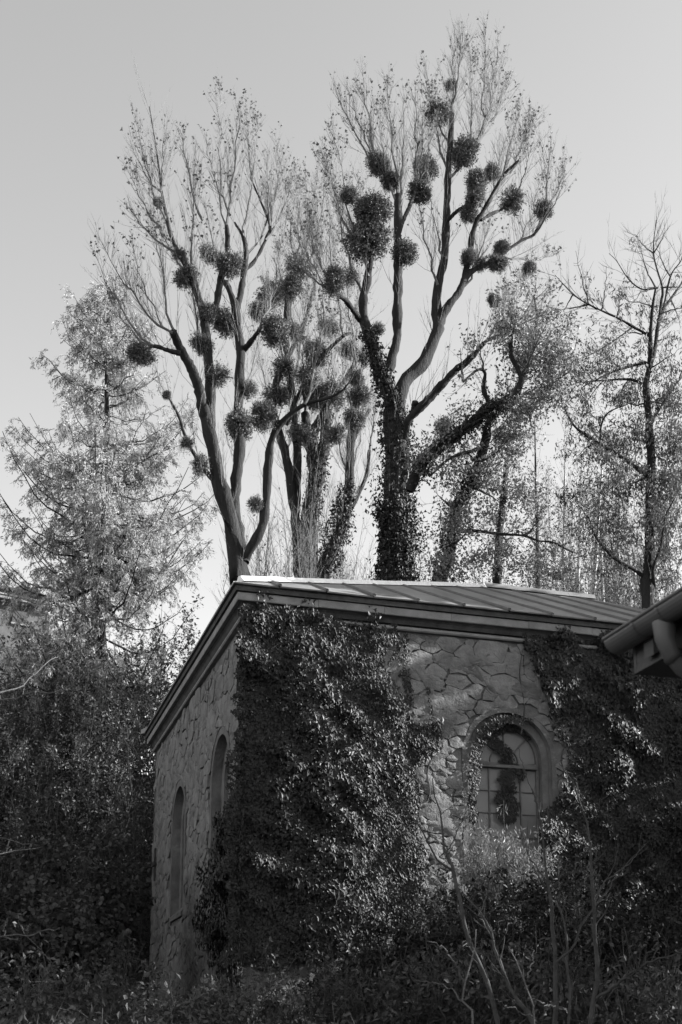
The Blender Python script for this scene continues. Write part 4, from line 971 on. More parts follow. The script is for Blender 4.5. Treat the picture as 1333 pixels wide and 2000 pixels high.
# ================================================================== ivy on the walls
def in_poly(q, poly):
    x, y = q[:, 0], q[:, 1]; r = np.zeros(len(q), bool); P = np.array(poly, float)
    for i in range(len(P)):
        a, b = P[i], P[i-1]
        c = ((a[1] > y) != (b[1] > y)) & (x < (b[0]-a[0])*(y-a[1])/(b[1]-a[1]+1e-12)+a[0]); r ^= c
    return r
def wallF(x, y):
    r = ray(x, y); t = (C0@D2)/(r[:2]@D2); p = CAMP+r*t; return float((p[:2]-C0)@E2), float(p[2])
def wallS(x, y):
    r = ray(x, y); t = (C0@E2)/(r[:2]@E2); p = CAMP+r*t; return float((p[:2]-C0)@D2), float(p[2])
def ivy_wall(label, parts, seed, dens=1200, size=.084, stems=26, wob=1.):
    """parts: (fn, axis, outward, polygon in wall metres, thickness, density factor)"""
    rg = np.random.default_rng(seed); mb = MB(); ms = MB(); first = None
    for fn, ax, outv, poly, thick, df in parts:
        P = np.array(poly); lo, hi = P.min(0), P.max(0); area = np.prod(hi-lo)
        n = int(area*dens*df); q = lo+(hi-lo)*rg.random((n, 2))
        w = np.stack([noise3(np.column_stack([q*3.3, 0*q[:, 0]]), 1, 1), noise3(np.column_stack([q*3.3, 0*q[:, 0]+9]), 1, 2)], 1)*.10*wob
        fr = np.stack([noise3(np.column_stack([q*17, 0*q[:, 0]]), 1, 5), noise3(np.column_stack([q*17, 0*q[:, 0]+4]), 1, 6)], 1)*.05*wob
        q = q[in_poly(q+w+fr, poly)]; n = len(q)
        p3 = np.column_stack([q, np.zeros(n)])
        cl = np.clip(.45+.55*noise3(p3, 2.2, seed)+.40*noise3(p3, 6.5, seed+1), 0, 1.6); ti = noise3(p3, 9., seed+2)
        k = rg.random(n) < .75+.5*cl; q, p3, cl, ti = q[k], p3[k], cl[k], ti[k]; n = len(q)
        o = .02+thick*(.25+cl)*rg.random(n)**.7
        base = np.array([fn(u, z, 0) for u, z in q])+outv*o[:, None]
        if first is None: first = base[np.argmin(q[:, 1])]
        N = nrm(outv+ax*(.22*ti+rg.normal(size=n)*(.10+.27*np.clip(cl, 0, 1.2)))[:, None]+np.array([0, 0, 1.])*(.20+.24*rg.normal(size=n))[:, None])
        D = nrm(np.array([0, 0, -1.])+ax*rg.normal(size=n)[:, None]*.55+outv*(.35*rg.random(n))[:, None])
        leaves(mb, base, D, N, size*(.45+.95*rg.random(n)**1.4)*(.8+.3*cl), 'ivylow')
        for k in range(int(stems*min(1, area/12))):
            s0 = q[rg.integers(0, n)]*1.; s0[0] = max(s0[0], .4) if s0[0] < .4 else s0[0]; z1 = s0[1]; z0 = max(lo[1], z1-3*rg.random()-.6); t = np.linspace(0, 1, 12)
            uu = s0[0]+(.35 if wob > .9 else .05)*rg.normal()*(1-t)+.05*np.sin(t*9+rg.random()*6); zz = z0+(z1-z0)*t
            tubes(ms, np.array([fn(a, b, .02) for a, b in zip(uu, zz)]), np.linspace(.016, .005, 12), 4)
    e = empty('ivy', first, label, 'ivy')
    mb.build('leaves', M['ivy'], e, kind='stuff')
    if ms.n: ms.build('stems', M['dtwig'], e)
    return e
F_ = lambda *a: [wallF(*p) for p in a]
S_ = lambda *a: [wallS(*p) for p in a]
NF, NS = -D3, -E3
ivy_wall('big glossy ivy curtain covering the left half of the front wall round the corner', [
  (FW, E3, NF, [(-.2, 10.62)]+F_((560, 1194), (640, 1202), (705, 1204), (764, 1214), (768, 1246), (750, 1275), (748, 1300), (772, 1330), (778, 1385), (800, 1412), (850, 1402), (858, 1440), (830, 1476), (806, 1510), (802, 1560), (818, 1620), (832, 1680), (838, 1730), (790, 1800), (730, 1850), (600, 1895))+[(-.4, 3.3), (-.4, 6.2), (-.25, 7.5)], .34, 1.15),
  (SW, D3, NS, [(-.2, 10.5), (.02, 10.4), (.04, 9.6), (.08, 8.8), (.35, 7.9), (.5, 7.0), (.9, 6.4), (-.2, 6.4)], .08, 1.1),
  (SW, D3, NS, [(-.3, 6.5), (.8, 6.5), (1.7, 6.0), (1.5, 5.6), (2.2, 5.2), (2.0, 4.6), (2.5, 4.2), (1.7, 3.6), (1.6, 3.2), (-.4, 2.8)], .32, 1.1),
 ], 61)
ivy_wall('ivy tendrils hanging as thin dark strands on the bare stones left of the window', [
  (FW, E3, NF, F_((780, 1235), (792, 1235), (797, 1290), (803, 1340), (806, 1400), (800, 1430), (790, 1430), (786, 1350), (778, 1300)), .07, .9),
  (FW, E3, NF, F_((772, 1250), (782, 1244), (770, 1290), (758, 1300)), .05, .8),
  (FW, E3, NF, F_((831, 1340), (837, 1340), (840, 1400), (845, 1440), (830, 1440)), .06, .8),
 ], 62, 1000, .06, 8, .4)
ivy_wall('dense dark ivy covering the right part of the front wall up to the cornice', [
  (FW, E3, NF, F_((1003, 1236), (1040, 1222), (1090, 1218), (1130, 1222), (1180, 1224), (1240, 1226), (1340, 1240), (1400, 1260), (1400, 1995), (1050, 1995), (1040, 1800), (1052, 1640), (1062, 1575), (1100, 1520), (1104, 1480), (1092, 1440), (1078, 1400), (1076, 1350), (1048, 1300), (1018, 1268)), .24, 1.0),
 ], 63, 1050)
ivy_wall('ivy strand framing the left side and arch of the front window', [
  (FW, E3, NF, F_((914, 1610), (916, 1480), (930, 1430), (958, 1400), (1000, 1393), (1040, 1402), (1036, 1412), (985, 1412), (958, 1432), (944, 1466), (940, 1520), (934, 1560), (930, 1610)), .09, 1.0),
 ], 64, 1000, .07, 0, .35)
FWd = lambda u, z, o=0: FW(u, z, o-.29)
def Fd(*a):
    out = []
    for x, y in a:
        r = ray(x, y); C1 = C0+D2*.29; t = (C1@D2)/(r[:2]@D2); p = CAMP+r*t; out.append((float((p[:2]-C0)@E2), float(p[2])))
    return out
def ribbon(pts):      # (x, y, half width) in picture units, returned as wall polygons on the window plane
    out = []
    for (x0, y0, w0), (x1, y1, w1) in zip(pts[:-1], pts[1:]):
        dx, dy = x1-x0, y1-y0; L = math.hypot(dx, dy); nx, ny = -dy/L, dx/L; ex, ey = dx/L*w1*.5, dy/L*w1*.5
        out.append((FWd, E3, NF, Fd((x0+nx*w0-ex, y0+ny*w0-ey), (x1+nx*w1, y1+ny*w1), (x1+ex, y1+ey), (x1-nx*w1, y1-ny*w1), (x0-nx*w0-ex, y0-ny*w0-ey)), .09, 1.0))
    return out
ivy_wall('ivy strand trailing down across the glass of the front window',
  ribbon([(943, 1456, 4), (955, 1436, 6), (975, 1422, 7), (1000, 1418, 7), (1022, 1428, 7), (1034, 1444, 4)])+
  ribbon([(958, 1440, 8), (972, 1456, 11), (990, 1468, 11), (988, 1486, 13), (1000, 1503, 14), (984, 1520, 15), (994, 1540, 14), (978, 1556, 12), (1000, 1572, 16), (990, 1600, 20)])+
  ribbon([(1008, 1500, 6), (1020, 1510, 6), (1016, 1524, 5)]), 65, 2200, .066, 0, .25)
ivy_wall('short ivy sprigs creeping over the pale cornice band', [
  (FW, E3, NF*1.0, [(.12, 10.62), (.5, 10.62), (.46, 10.86), (.2, 10.9)], .30, .5), (FW, E3, NF, [(1.0, 10.6), (1.55, 10.58), (1.4, 10.85), (1.1, 10.85)], .34, .6), (FW, E3, NF, [(2.42, 10.56), (2.8, 10.56), (2.66, 10.9), (2.5, 10.9)], .3, .5),
  (FW, E3, NF, [(6.6, 10.5), (7.5, 10.5), (7.3, 10.8), (6.8, 10.82)], .34, .7), (FW, E3, NF, [(8.3, 10.4), (9.6, 10.4), (9.4, 11.05), (8.8, 10.95)], .42, .8)], 66, 900, .07, 0, .5)

# ================================================================== shrubs
def shrub(label, x, Y, ytop, w, leafmat, kind, lsize, nleaf, seed, name='shrub', nst=16, dens=5, stemr=.02, twigmat='dtwig', spread=.55, tL=.9, up=.35, drop=-.3, cat='shrub', group=None, leafspread=.06, ybase=None, outer=.25):
    """many stems from the ground at (x, Y), top at picture height ytop, w metres wide; leaves sit on the twigs"""
    rg = np.random.default_rng(seed); p = at(x, ytop, Y); bx, by = p[0], p[1]; g = gz(bx, by); h = max(p[2]-g, .6)
    e = empty(name, (bx, by, g), label, cat, group)
    K = 9; t = np.linspace(0, 1, K); az = rg.random(nst)*6.283; rr = np.sqrt(rg.random(nst)); hh = h*(.62+.38*rg.random(nst))*(1-.25*rr)
    b = np.stack([bx+.22*w*rr*np.cos(az), by+.22*w*rr*np.sin(az)], 1); b3 = np.column_stack([b, np.array([gz(*q) for q in b])-.1])
    tip = np.stack([bx+.5*w*rr*np.cos(az)*.9, by+.5*w*rr*np.sin(az)*.9], 1)
    P = np.empty((nst, K, 3)); P[..., :2] = b3[:, None, :2]+(tip-b)[:, None]*(t**1.3)[None, :, None]; P[..., 2] = b3[:, None, 2]+(hh[:, None]+.1)*t[None]
    P[:, 1:] += rg.normal(size=(nst, K-1, 3))*.035*h/3
    R = (stemr*(.6+.7*rg.random(nst)))[:, None]*(1-.82*t)[None]+.003
    mb = MB(); tubes(mb, P, R, 5)
    P1, R1 = spawn(P, R, dens, tL, 48, up, .12, 1., 3, .13, .6, .004, .012, .45, rg)
    P2, R2 = spawn(P1, R1, 2.4, tL*.5, 45, up*.7, .15, 1, 2, .14, .8, .003, .006, .4, rg)
    tubes(mb, P1, R1, 3); tubes(mb, P2, R2, 3)
    mb.build('twigs', M[twigmat], e, kind='stuff')
    if nleaf:
        q, dd = twig_points(P2, int(nleaf*.75), rg, .1, leafspread); q2, d2 = twig_points(P1, nleaf-len(q), rg, .3, leafspread)
        q = np.vstack([q, q2]); dd = np.vstack([dd, d2]); n = len(q)
        q[:, 2] = np.maximum(q[:, 2], ground_z(q[:, 0], q[:, 1])+.03)
        c = np.array([bx, by, g+h*.55]); o = nrm(q-c)
        D = nrm(dd*.5+rg.normal(size=(n, 3))*.7+np.array([0, 0, drop])); N = nrm(rg.normal(size=(n, 3))*.6+np.array([0, 0, .7])+o*.5)
        mb = MB(); leaves(mb, q, D, N, lsize*(.6+.75*rg.random(n)), kind); mb.build('leaves', M[leafmat], e, kind='stuff')
    return e
G1 = 'leafy bushes on the slope left of the building'
shrub('tall airy bush with pale leaves filling the gap left of the sloping cornice', 345, 46, 1125, 8.0, 'bushleaf', 'oval', .14, 12000, 101, nst=34, spread=.6, group=G1, tL=1.2)
shrub('bushy hazel with lit leaves low against the far end of the side wall', 280, 42.5, 1255, 6.5, 'bushleaf', 'oval', .14, 11000, 102, nst=30, group=G1, tL=1.1)
shrub('bush close in front of the pale hillside house wall', 12, 55, 1195, 5.5, 'dullleaf', 'oval', .16, 9000, 115, nst=40, group=G1, tL=1.2)
shrub('bush at the downpipe corner of the hillside house', 88, 53, 1215, 4.5, 'dullleaf', 'oval', .15, 8000, 116, nst=36, group=G1, tL=1.2)
shrub('leafy bush just left of the upper end of the sloping cornice', 430, 47, 1150, 4.5, 'bushleaf', 'oval', .13, 5000, 113, nst=24, group=G1, tL=1.1)
shrub('lit bush with fine twigs halfway along the sloping cornice', 330, 41.5, 1300, 4.5, 'bushleaf', 'oval', .13, 6500, 114, nst=26, group=G1, tL=1.1)
shrub('thin upright sapling with dark round leaves beside the left poplar trunk', 405, 38, 1085, 2.2, 'dullleaf', 'round', .13, 420, 103, 'sapling', nst=4, dens=3, tL=.9, cat='sapling')
shrub('leafy bush in front of the larch foot, left of the pale airy bush', 225, 44, 1150, 6.0, 'bushleaf', 'oval', .13, 9500, 104, nst=22, group=G1)
shrub('dark evergreen bush rising along the larch trunk', 196, 43, 1100, 2.6, 'darkleaf', 'oval', .11, 5200, 105, nst=18, tL=.7)
shrub('dark evergreen bush between the hillside house and the larch', 140, 43, 1165, 2.6, 'darkleaf', 'oval', .11, 4200, 106, nst=18, tL=.7)
shrub('grey twiggy bush in front of the hillside house', 50, 44, 1190, 5.0, 'dullleaf', 'oval', .13, 12000, 107, nst=44, group=G1)
shrub('twiggy bush at the left edge under the hillside house', -5, 42, 1215, 4.5, 'dullleaf', 'oval', .13, 10000, 108, nst=30, group=G1)
shrub('bush with larger lit leaves at mid slope, right of the dark hollow', 170, 40, 1300, 6, 'bushleaf', 'oval', .13, 9500, 109, nst=22, group=G1)
shrub('dark bush at the left edge beneath the bare lit branches', 20, 35, 1370, 4.4, 'dullleaf', 'oval', .12, 4200, 110, nst=22, group=G1)
shrub('low dark bush hanging over the black hollow behind the hedge', 110, 34, 1400, 4.6, 'darkleaf', 'oval', .12, 4200, 111, nst=22, group=G1)
shrub('leafy bush touching the far corner of the side wall', 262, 37.6, 1385, 2.6, 'dullleaf', 'oval', .12, 3200, 112, nst=18, group=G1)
G2 = 'round leaved hedge bushes at lower left'
for i, (x, Y, yt, w, lab) in enumerate([
  (45, 29, 1590, 3.6, 'round leaved hedge bush at the left picture edge, below the hollow'),
  (140, 29.5, 1565, 3.4, 'round leaved hedge bush in the middle of the hedge, below the hollow'),
  (205, 30, 1580, 2.2, 'round leaved hedge bush nearest the side wall'),
  (90, 27.2, 1680, 3.6, 'lower round leaved bush in front of the hedge'),
  (10, 26.6, 1740, 3.0, 'dark round leaved bush in the bottom left corner'),
  (165, 28, 1690, 2.6, 'lower round leaved bush close to the foot of the side wall')]):
    shrub(lab, x, Y, yt, w, 'dullleaf', 'round', .11, 4800, 120+i, nst=22, group=G2, tL=.8, drop=-.5)
G3 = 'brambles and twigs at the bottom'
for i, (x, Y, yt, w, lab) in enumerate([
  (60, 18, 1860, 2.8, 'tangle of thin bramble stems in the bottom left corner'),
  (150, 19, 1850, 2.6, 'tangle of thin bramble stems between hedge and building foot'),
  (225, 26.2, 1800, 1.8, 'pale twiggy tangle leaning on the foot of the side wall'),
  (520, 20, 1860, 2.8, 'thin stemmed undergrowth below the ivy curtain'),
  (650, 20, 1850, 2.6, 'thin stemmed undergrowth below the middle of the front wall'),
  (790, 19.5, 1830, 2.6, 'twiggy undergrowth where the ivy curtain ends'),
  (910, 19, 1800, 2.6, 'twiggy undergrowth beneath the window bush'),
  (1040, 18.5, 1790, 2.8, 'twiggy undergrowth among the bare saplings'),
  (1180, 18, 1800, 2.8, 'twiggy undergrowth among the right hand saplings'),
  (1300, 17, 1830, 2.8, 'twiggy undergrowth in the bottom right corner'),
  (90, 13.5, 1935, 2.0, 'low twiggy bramble at the very bottom, left of the building foot'), (200, 13.8, 1940, 2.0, 'low twiggy bramble at the very bottom, under the side wall'), (320, 14, 1950, 2.0, 'low twiggy bramble at the very bottom, right under the wall corner'), (470, 14, 1945, 2.0, 'low twiggy bramble at the very bottom, under the ivy curtain'), (640, 14, 1945, 2.0, 'low twiggy bramble at the very bottom, right of the ivy curtain foot'),
  (345, 21, 1935, 1.6, 'low twiggy growth at the lowest corner of the side wall')]):
    shrub(lab, x, Y, yt, w, 'dullleaf', 'oval', .095, 1500, 140+i, 'bramble', nst=38, dens=3.2, stemr=.009, tL=1.0, up=-.35, group=G3, cat='bramble', twigmat='dtwig')
shrub('small plant with pale lit leaves at the foot of the building corner', 405, 20.5, 1875, .9, 'pleaf', 'oval', .13, 160, 160, 'plant', nst=9, dens=2.5, stemr=.008, tL=.4, cat='plant')
shrub('broad leaved plant growing under the ivy curtain', 470, 20.8, 1890, 1.5, 'bushleaf', 'oval', .13, 420, 161, 'plant', nst=14, dens=3, stemr=.008, tL=.4, cat='plant')
shrub('fluffy fine leaved bush growing up in front of the arched window', 985, 23.4, 1555, 2.0, 'oakleaf', 'long', .10, 20000, 162, nst=90, dens=5, stemr=.010, tL=.55, up=.8, drop=.3)
shrub('fine leaved bush right of the window, against the dark ivy', 1100, 23.4, 1610, 1.4, 'dullleaf', 'long', .09, 2200, 163, nst=30, dens=6, stemr=.010, tL=.5, up=.8, drop=.3)
shrub('sparse bush in front of the sunlit wall patch', 880, 23, 1650, 1.4, 'bushleaf', 'oval', .06, 2600, 164, nst=44, dens=6, stemr=.009, tL=.6, up=.6, twigmat='twig')
for i, (x, Y, yt, w, lab) in enumerate([
  (690, 22.4, 1850, 2.6, 'low dark shrub on the bank under the right end of the ivy curtain'), (790, 22.6, 1815, 2.2, 'low dark shrub between the ivy curtain and the bare saplings'),
  (870, 22, 1715, 2.6, 'dark shrub mass left of the bare saplings'), (1010, 21.5, 1660, 2.8, 'dark shrub mass below the fluffy window bush'), (1150, 21, 1680, 2.8, 'dark shrub mass behind the forked saplings'), (1290, 20, 1710, 3.0, 'dark shrub mass at the right picture edge')]):
    shrub(lab, x, Y, yt, w, 'darkleaf', 'oval', .085, 9500, 170+i, nst=26, tL=.7, group='dark shrubs along the foot of the front wall')

# bare saplings in front of the front wall ------------------------------
def sapling(label, Y, limbs, seed, mat_='dtwig', epi=3.2, L=.5, name='bare_sapling', group=None):
    rg = np.random.default_rng(seed); x0, y0 = limbs[0][0][:2]; p = at(x0, y0, Y); g = gz(p[0], p[1])
    e = empty(name, (p[0], p[1], g), label, 'sapling', group); LP, LR_ = [], []
    pxs = []
    for k, px in enumerate(limbs):
        if k == 0: Y0 = Y
        else:
            A = np.array(pxs); Y0 = A[np.argmin(np.hypot(A[:, 0]-px[0][0], A[:, 1]-px[0][1])), 2]
        Y1 = Y0+rg.normal()*.5; n = len(px)
        pts = [np.append(at(a, b, Y0+(Y1-Y0)*i/max(n-1, 1)), r*.62*Y0/2450) for i, (a, b, r) in enumerate(px)]
        if k == 0: pts = [np.array([pts[0][0], pts[0][1], g-.15, pts[0][3]*1.2])]+pts
        Q = catmull(np.array(pts), 18); Q[1:-1, :3] += rg.normal(size=(16, 3))*.010
        mb = MB(); tubes(mb, Q[:, :3], Q[:, 3], 7); mb.build('stem' if k == 0 else 'branch', M[mat_], e, smooth=True)
        C = catmull(np.array([(a, b) for a, b, r in px], float), 14); pxs += [(a, b, Y0+(Y1-Y0)*i/13) for i, (a, b) in enumerate(C)]
        s10 = np.linspace(0, 17, 10).astype(int); LP.append(Q[s10, :3]); LR_.append(Q[s10, 3])
    P1, R1 = spawn(np.array(LP), np.array(LR_), epi, L, 42, .4, .25, 1., 6, .14, .6, .003, .009, .3, rg)
    mb = MB(); tubes(mb, P1, R1, 4); P2, R2 = spawn(P1, R1, 3, L*.4, 42, .3, .2, 1, 4, .14, .8, .0025, .005, .3, rg); tubes(mb, P2, R2, 3)
    if mb.n: mb.build('twigs', M[mat_], e, kind='stuff')
GS = 'bare saplings at the bottom right'
sapling('bare sapling leaning left in front of the sunlit patch of wall', 17, [
  [(975, 2010, 8), (940, 1890, 7.5), (915, 1830, 7), (900, 1760, 6.5), (885, 1700, 6), (868, 1660, 4), (862, 1610, 3.2), (850, 1560, 2.5), (845, 1520, 1.6)],
  [(885, 1700, 4), (850, 1672, 3), (825, 1625, 2.4), (790, 1580, 2), (745, 1500, 1.4), (700, 1440, .9)],
  [(852, 1570, 2), (820, 1530, 1.6), (790, 1470, 1.2), (765, 1425, .8)], [(872, 1670, 2.2), (885, 1640, 1.8), (905, 1600, 1.2), (928, 1560, .8)]], 201, group=GS)
sapling('bare sapling with a slanting stem starting under the left leaning one', 16.5, [
  [(1045, 2010, 7), (1000, 1940, 6), (975, 1870, 5), (955, 1810, 4), (930, 1770, 3), (905, 1745, 2.2)], [(965, 1840, 3), (945, 1800, 2.4), (935, 1780, 2)], [(940, 1790, 2), (980, 1770, 1.6), (1030, 1760, 1)]], 202, group=GS)
sapling('straight bare sapling in the middle of the group, forked high up', 16, [
  [(1082, 2010, 8), (1085, 1950, 7.5), (1088, 1880, 7), (1080, 1820, 6.5), (1080, 1770, 6), (1068, 1720, 4.5), (1060, 1640, 3), (1052, 1580, 2.2), (1040, 1540, 1.5)],
  [(1086, 1880, 4), (1120, 1850, 4), (1135, 1810, 3.6), (1160, 1770, 3), (1200, 1720, 2.2), (1240, 1670, 1.4), (1270, 1640, .8)], [(1072, 1730, 3), (1045, 1690, 2.4), (1030, 1660, 1.5), (1020, 1620, .9)], [(1052, 1580, 1.6), (1030, 1520, 1.2), (1012, 1460, .8)]], 203, group=GS)
sapling('thin bare sapling just right of the middle one', 16.3, [[(1112, 2010, 5), (1112, 1940, 4.6), (1108, 1850, 4), (1100, 1790, 3.4), (1085, 1760, 3)]], 204, group=GS)
sapling('tall curved bare sapling furthest right, reaching past the window', 15.5, [
  [(1150, 2010, 9), (1168, 1940, 8), (1170, 1890, 7.5), (1163, 1800, 6.5), (1160, 1740, 6), (1152, 1660, 4), (1143, 1590, 3), (1125, 1540, 2.2), (1100, 1500, 1.4), (1092, 1490, 1)],
  [(1160, 1760, 3.5), (1185, 1720, 3), (1225, 1690, 2), (1250, 1660, 1.3)], [(1144, 1600, 2), (1135, 1555, 1.6), (1118, 1510, 1)], [(1166, 1950, 5), (1210, 1920, 4.4), (1260, 1885, 3.6), (1300, 1870, 2.6), (1345, 1855, 1.6)]], 205, group=GS)
sapling('twig fork coloured pale as if lit, low in front of the left leaning sapling', 11.5, [
  [(925, 2010, 3.4), (908, 1965, 3), (905, 1940, 3), (910, 1910, 2.8), (925, 1870, 2.4), (930, 1845, 2), (930, 1815, 1.4)], [(907, 1925, 2.4), (895, 1895, 2), (880, 1870, 1.8), (865, 1850, 1.5), (835, 1838, 1)], [(926, 1862, 1.6), (912, 1845, 1.2), (905, 1838, .9)],
  [(900, 1955, 2), (880, 1930, 1.6), (845, 1918, 1.2), (810, 1915, .8)]], 206, 'btwig', .9, .18, 'pale_sapling')  # lighter twig colour stands in for light on this fork
sapling('twig fork coloured pale as if lit, left of the straight middle sapling', 12, [
  [(1045, 2010, 2.6), (1032, 1950, 2.4), (1030, 1915, 2.2), (1015, 1895, 2), (1005, 1870, 1.6), (993, 1848, 1)], [(1030, 1910, 1.8), (1040, 1880, 1.5), (1042, 1850, 1)], [(1032, 1950, 1.6), (1062, 1960, 1.4), (1085, 1965, 1)], [(1040, 1985, 1.6), (990, 1965, 1.2), (960, 1950, .8)]], 207, 'btwig', .9, .16, 'pale_sapling')  # light on these twigs is put into their paler colour
# young tree outside the left edge whose bare boughs reach in -------------
sapling('bare young tree outside the left edge reaching in with crooked lit boughs', 12, [
  [(-190, 2030, 11.2), (-180, 1800, 9.8), (-170, 1550, 8.2), (-160, 1350, 6.0), (-150, 1200, 3.8)],
  [(-172, 1420, 4.5), (-60, 1378, 3.4), (0, 1366, 2.5), (40, 1360, 2.2), (72, 1352, 2.0), (95, 1356, 1.5), (130, 1347, 0.9)], [(70, 1354, 1.5), (73, 1335, 1.2), (72, 1330, 0.9)],
  [(-165, 1440, 4.5), (-50, 1372, 3.0), (20, 1348, 2.1), (60, 1325, 1.8), (98, 1290, 1.4), (115, 1283, 0.8)], [(66, 1320, 1.2), (66, 1300, 1.0), (62, 1290, 0.6)],
  [(-165, 1330, 3.8), (-60, 1300, 2.2), (10, 1262, 1.5), (30, 1230, 1.2), (45, 1195, 0.8), (50, 1175, 0.5)],
  [(-175, 1760, 3.8), (-70, 1690, 2.7), (0, 1668, 1.8), (50, 1660, 1.4), (80, 1655, 0.8)], [(-178, 1860, 3.8), (-60, 1842, 2.5), (10, 1828, 2.0), (60, 1825, 1.7), (90, 1817, 1.5), (118, 1812, 0.9)], [(10, 1828, 1.5), (10, 1808, 1.2), (18, 1793, 0.8)], [(54, 1824, 1.0), (55, 1810, 0.9), (62, 1805, 0.6)],
  [(-175, 1690, 3.0), (-70, 1650, 2.0), (10, 1640, 1.4), (60, 1648, 0.9)]], 208, 'btwig', 1.1, .16, 'young_tree')

# ---- thin pale stems and small wood behind the roof at right -------------
GB = 'thin birches behind the roof at right'
for i, (x, yt, Y, r, lean, lab) in enumerate([(1160, 860, 52, 5, 16, 'pale birch stem nearest the gap in the leaves'), (1178, 900, 54, 4, -10, 'slim birch stem right of the pale one'), (1130, 880, 56, 4, 6, 'slim birch left of the pale stem, mostly hidden'), (1205, 840, 58, 4, 8, 'thin birch behind the right edge tree'), (1052, 800, 50, 4.5, -6, 'dark thin birch standing alone in the bright gap'), (1100, 830, 60, 3.6, 4, 'thin birch just right of the bright gap')]):
    T = Traced('birch_tree', lab, Y, [(x, 1185, r), (x+lean*.3, 1080, r*.85), (x+lean*.7, 980, r*.6), (x+lean, (yt+980)/2, r*.4), (x+lean*1.2, yt, r*.15)], bark='birch' if i != 4 else 'bark', group=GB, seed=80+i)
    T.finish(epi=7, epiL=1.4, nleaf=500, epi_up=.7, limbt=.25, sub=4, leafsize=.08, leafkind='oval', leafmat='bushleaf', leaf_on='all')
GW = 'undergrowth trees behind the roof'
for i, (x, Y, yt, w, lm, lab, nl) in enumerate([
  (1120, 46, 935, 5.5, 'bushleaf', 'leafy undergrowth tree behind the roof, below the pale birches', 11700), (1035, 44, 945, 5, 'bushleaf', 'leafy undergrowth tree behind the ridge end', 11700), (930, 43, 965, 4.6, 'dullleaf', 'dim undergrowth tree between ivy trunk and leafy tree', 10125), (1215, 42, 925, 4.6, 'bushleaf', 'leafy undergrowth tree beside the right edge trunk', 11700), (1325, 42, 885, 4.6, 'bushleaf', 'leafy undergrowth tree at the right edge', 11700),
  (575, 45, 850, 4.0, 'bushleaf', 'pale twiggy young tree in the gap above the roof', 1050), (520, 47, 900, 3.6, 'bushleaf', 'twiggy bush between the left poplar and the gap', 1050), (700, 46, 930, 3.0, 'bushleaf', 'thin twiggy bush left of the ivy trunk', 900), (1165, 60, 775, 7, 'bushleaf', 'hazy tree far behind the thin birches', 8550), (1285, 58, 745, 7, 'bushleaf', 'hazy tree far behind the right edge tree', 8550),
  (1080, 62, 825, 6, 'bushleaf', 'hazy tree far behind the bright gap', 5850), (1000, 58, 855, 6, 'bushleaf', 'hazy tree far behind the broad leafy tree', 6300), (850, 54, 905, 5, 'bushleaf', 'hazy tree just right of the ivy trunk, low down', 5400), (640, 58, 880, 5, 'bushleaf', 'faint small tree far behind the gap', 1350), (1250, 50, 845, 5, 'oakleaf', 'pale leaved young tree right of the birches', 7650), (1170, 50, 885, 4.6, 'oakleaf', 'pale leaved young tree around the birch stems', 6750)]):
    tw = 'twig' if i in (5, 6, 7, 8, 9, 10, 11, 13) else 'dtwig'
    shrub(lab, x, Y, yt, w, lm, 'oval', .12, nl, 220+i, 'undergrowth_tree', nst=44 if i in (5, 6, 7, 13) else 24, dens=5 if i in (5, 6, 7, 13) else 4, tL=1.5, up=.5 if i in (5, 6, 7, 13) else .35, spread=.7, twigmat=tw, group=GW, cat='tree', stemr=.03, leafspread=.12)

# ---- leaf litter, ivy and grass on the ground in front -------------------
rg = np.random.default_rng(400); n = 34000
q = np.column_stack([-9+20*rg.random(n), 9+16*rg.random(n)]); g = ground_z(q[:, 0], q[:, 1]); P = np.column_stack([q, g+.02+.10*rg.random(n)**2])
cl_ = noise3(P, 1.3, 9) > -.8; P = P[cl_]; n = len(P)
mb = MB(); leaves(mb, P, nrm(rg.normal(size=(n, 3))*np.array([1, 1, .4])+np.array([0, 0, .1])), nrm(rg.normal(size=(n, 3))*.5+np.array([0, 0, 1.])), .13*(.5+.8*rg.random(n)), 'ivylow')
o = mb.build('ground_cover', M['dullleaf']); tag(o, 'low ivy and fallen leaves covering the dark bank in front of the building', 'ground cover', kind='stuff')
n = 9000; q = np.column_stack([-9+20*rg.random(n), 9+16*rg.random(n)]); P = np.column_stack([q, ground_z(q[:, 0], q[:, 1])]); k = noise3(P, .9, 12) > -.1; P = P[k]; n = len(P)
mb = MB(); leaves(mb, P, nrm(rg.normal(size=(n, 3))*.6+np.array([0, 0, 1.])), nrm(rg.normal(size=(n, 3))), .28*(.4+.8*rg.random(n)), 'blade')
o = mb.build('tall_grass', M['darkleaf']); tag(o, 'dry rough grass between the brambles on the dark bank', 'grass', kind='stuff')

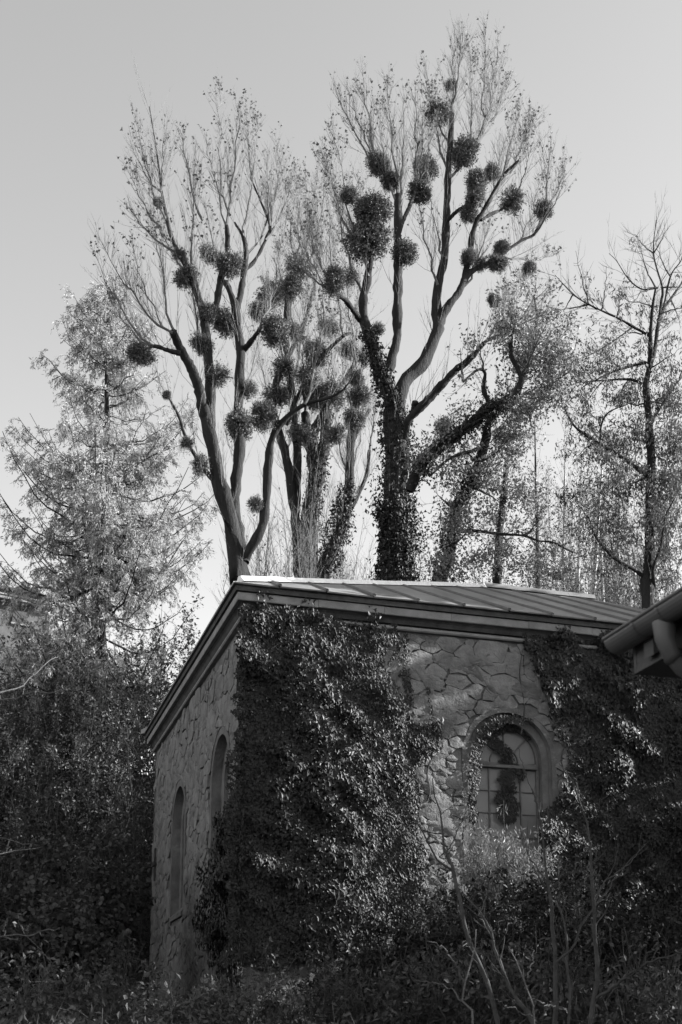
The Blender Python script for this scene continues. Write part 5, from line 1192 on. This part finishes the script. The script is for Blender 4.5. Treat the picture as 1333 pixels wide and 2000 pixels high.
# ================================================================== unseen evergreens added on the bank at right to shade the front wall
def evergreen(label, x, y, zb, zt, w, n, seed, lean=0., lsize=.2, flat=.3, name='shade_evergreen', trunkz=None):
    rg = np.random.default_rng(seed); g = gz(x, y); e = empty(name, (x, y, g), label, 'tree', 'unseen evergreens added on the right bank for shade')
    n = int(n*.45); lsize *= 1.48; mb = MB(); K = 12; t = np.linspace(0, 1, K); P = np.stack([x+.1*np.sin(t*5), y+lean*t, g-.2+(zt-g)*.97*t], 1); tubes(mb, P, .20*(1-t)+.03, 8); mb.build('trunk', M['bark'], e, smooth=True)
    m = int(n/60); t = rg.random(m); z = zb+(zt-zb)*t; R = .5*w*np.sqrt(np.clip(np.minimum((t+.12)/.35, (1.05-t)/flat), 0, 1)); a = rg.random(m)*6.28; q = np.sqrt(rg.random(m))
    c = np.stack([x+R*q*np.cos(a), y+lean*(z-g)/(zt-g)+R*q*np.sin(a), z], 1)
    I = rg.integers(0, m, n); p = c[I]+rg.normal(size=(n, 3))*np.array([.30, .30, .16])
    p[:, 2] = np.maximum(p[:, 2], ground_z(p[:, 0], p[:, 1])+.05)
    mb = MB(); leaves(mb, p, nrm(rg.normal(size=(n, 3))+np.array([0, 0, -.6])), nrm(rg.normal(size=(n, 3))+np.array([0, 0, .5])), lsize*(.6+.7*rg.random(n)), 'oval'); mb.build('leaves', M['darkleaf'], e, kind='stuff')
for i, (x, y, zb, zt, w, n) in enumerate([(14.5, 14.4, 3, 12.6, 6.4, 13000), (15, 16.8, 3, 13.2, 6.4, 13000), (14.6, 19.2, 3, 13.0, 6, 13000), (14.8, 20.8, 3, 12.0, 4.8, 13000), (14.2, 24.8, 4, 9.2, 4.6, 10000), (14.4, 27.4, 4, 9.9, 4.4, 10000), (14.2, 30.0, 4, 10.0, 4.6, 10000), (14.4, 32.6, 4, 10.6, 4.6, 10000)]):
    evergreen('unseen yew added on the bank for shade, ' + ['first from the near house', 'second from the near house', 'third from the near house', 'fourth from the near house, last of the high ones', 'fifth from the near house, lower than the fourth', 'sixth from the near house', 'seventh from the near house', 'last and farthest from the near house'][i], x, y, zb, zt, w, n, 300+i)
evergreen('unseen tall evergreen shaped to shade the upper wall, with a high bare trunk behind the yews on the bank', 16.0, 31.1, 14.5, 24, 7.6, 62000, 310, flat=.8, lsize=.32)
evergreen('unseen shorter evergreen added for shade beside the tall bare trunked one on the bank', 15.4, 31.3, 11.0, 16.5, 6.2, 36000, 311, flat=.5, lsize=.32)
evergreen('unseen small loose evergreen added to block sun through the gap above the seventh yew on the bank', 15.0, 29.9, 9.4, 12.6, 3.4, 7000, 312)
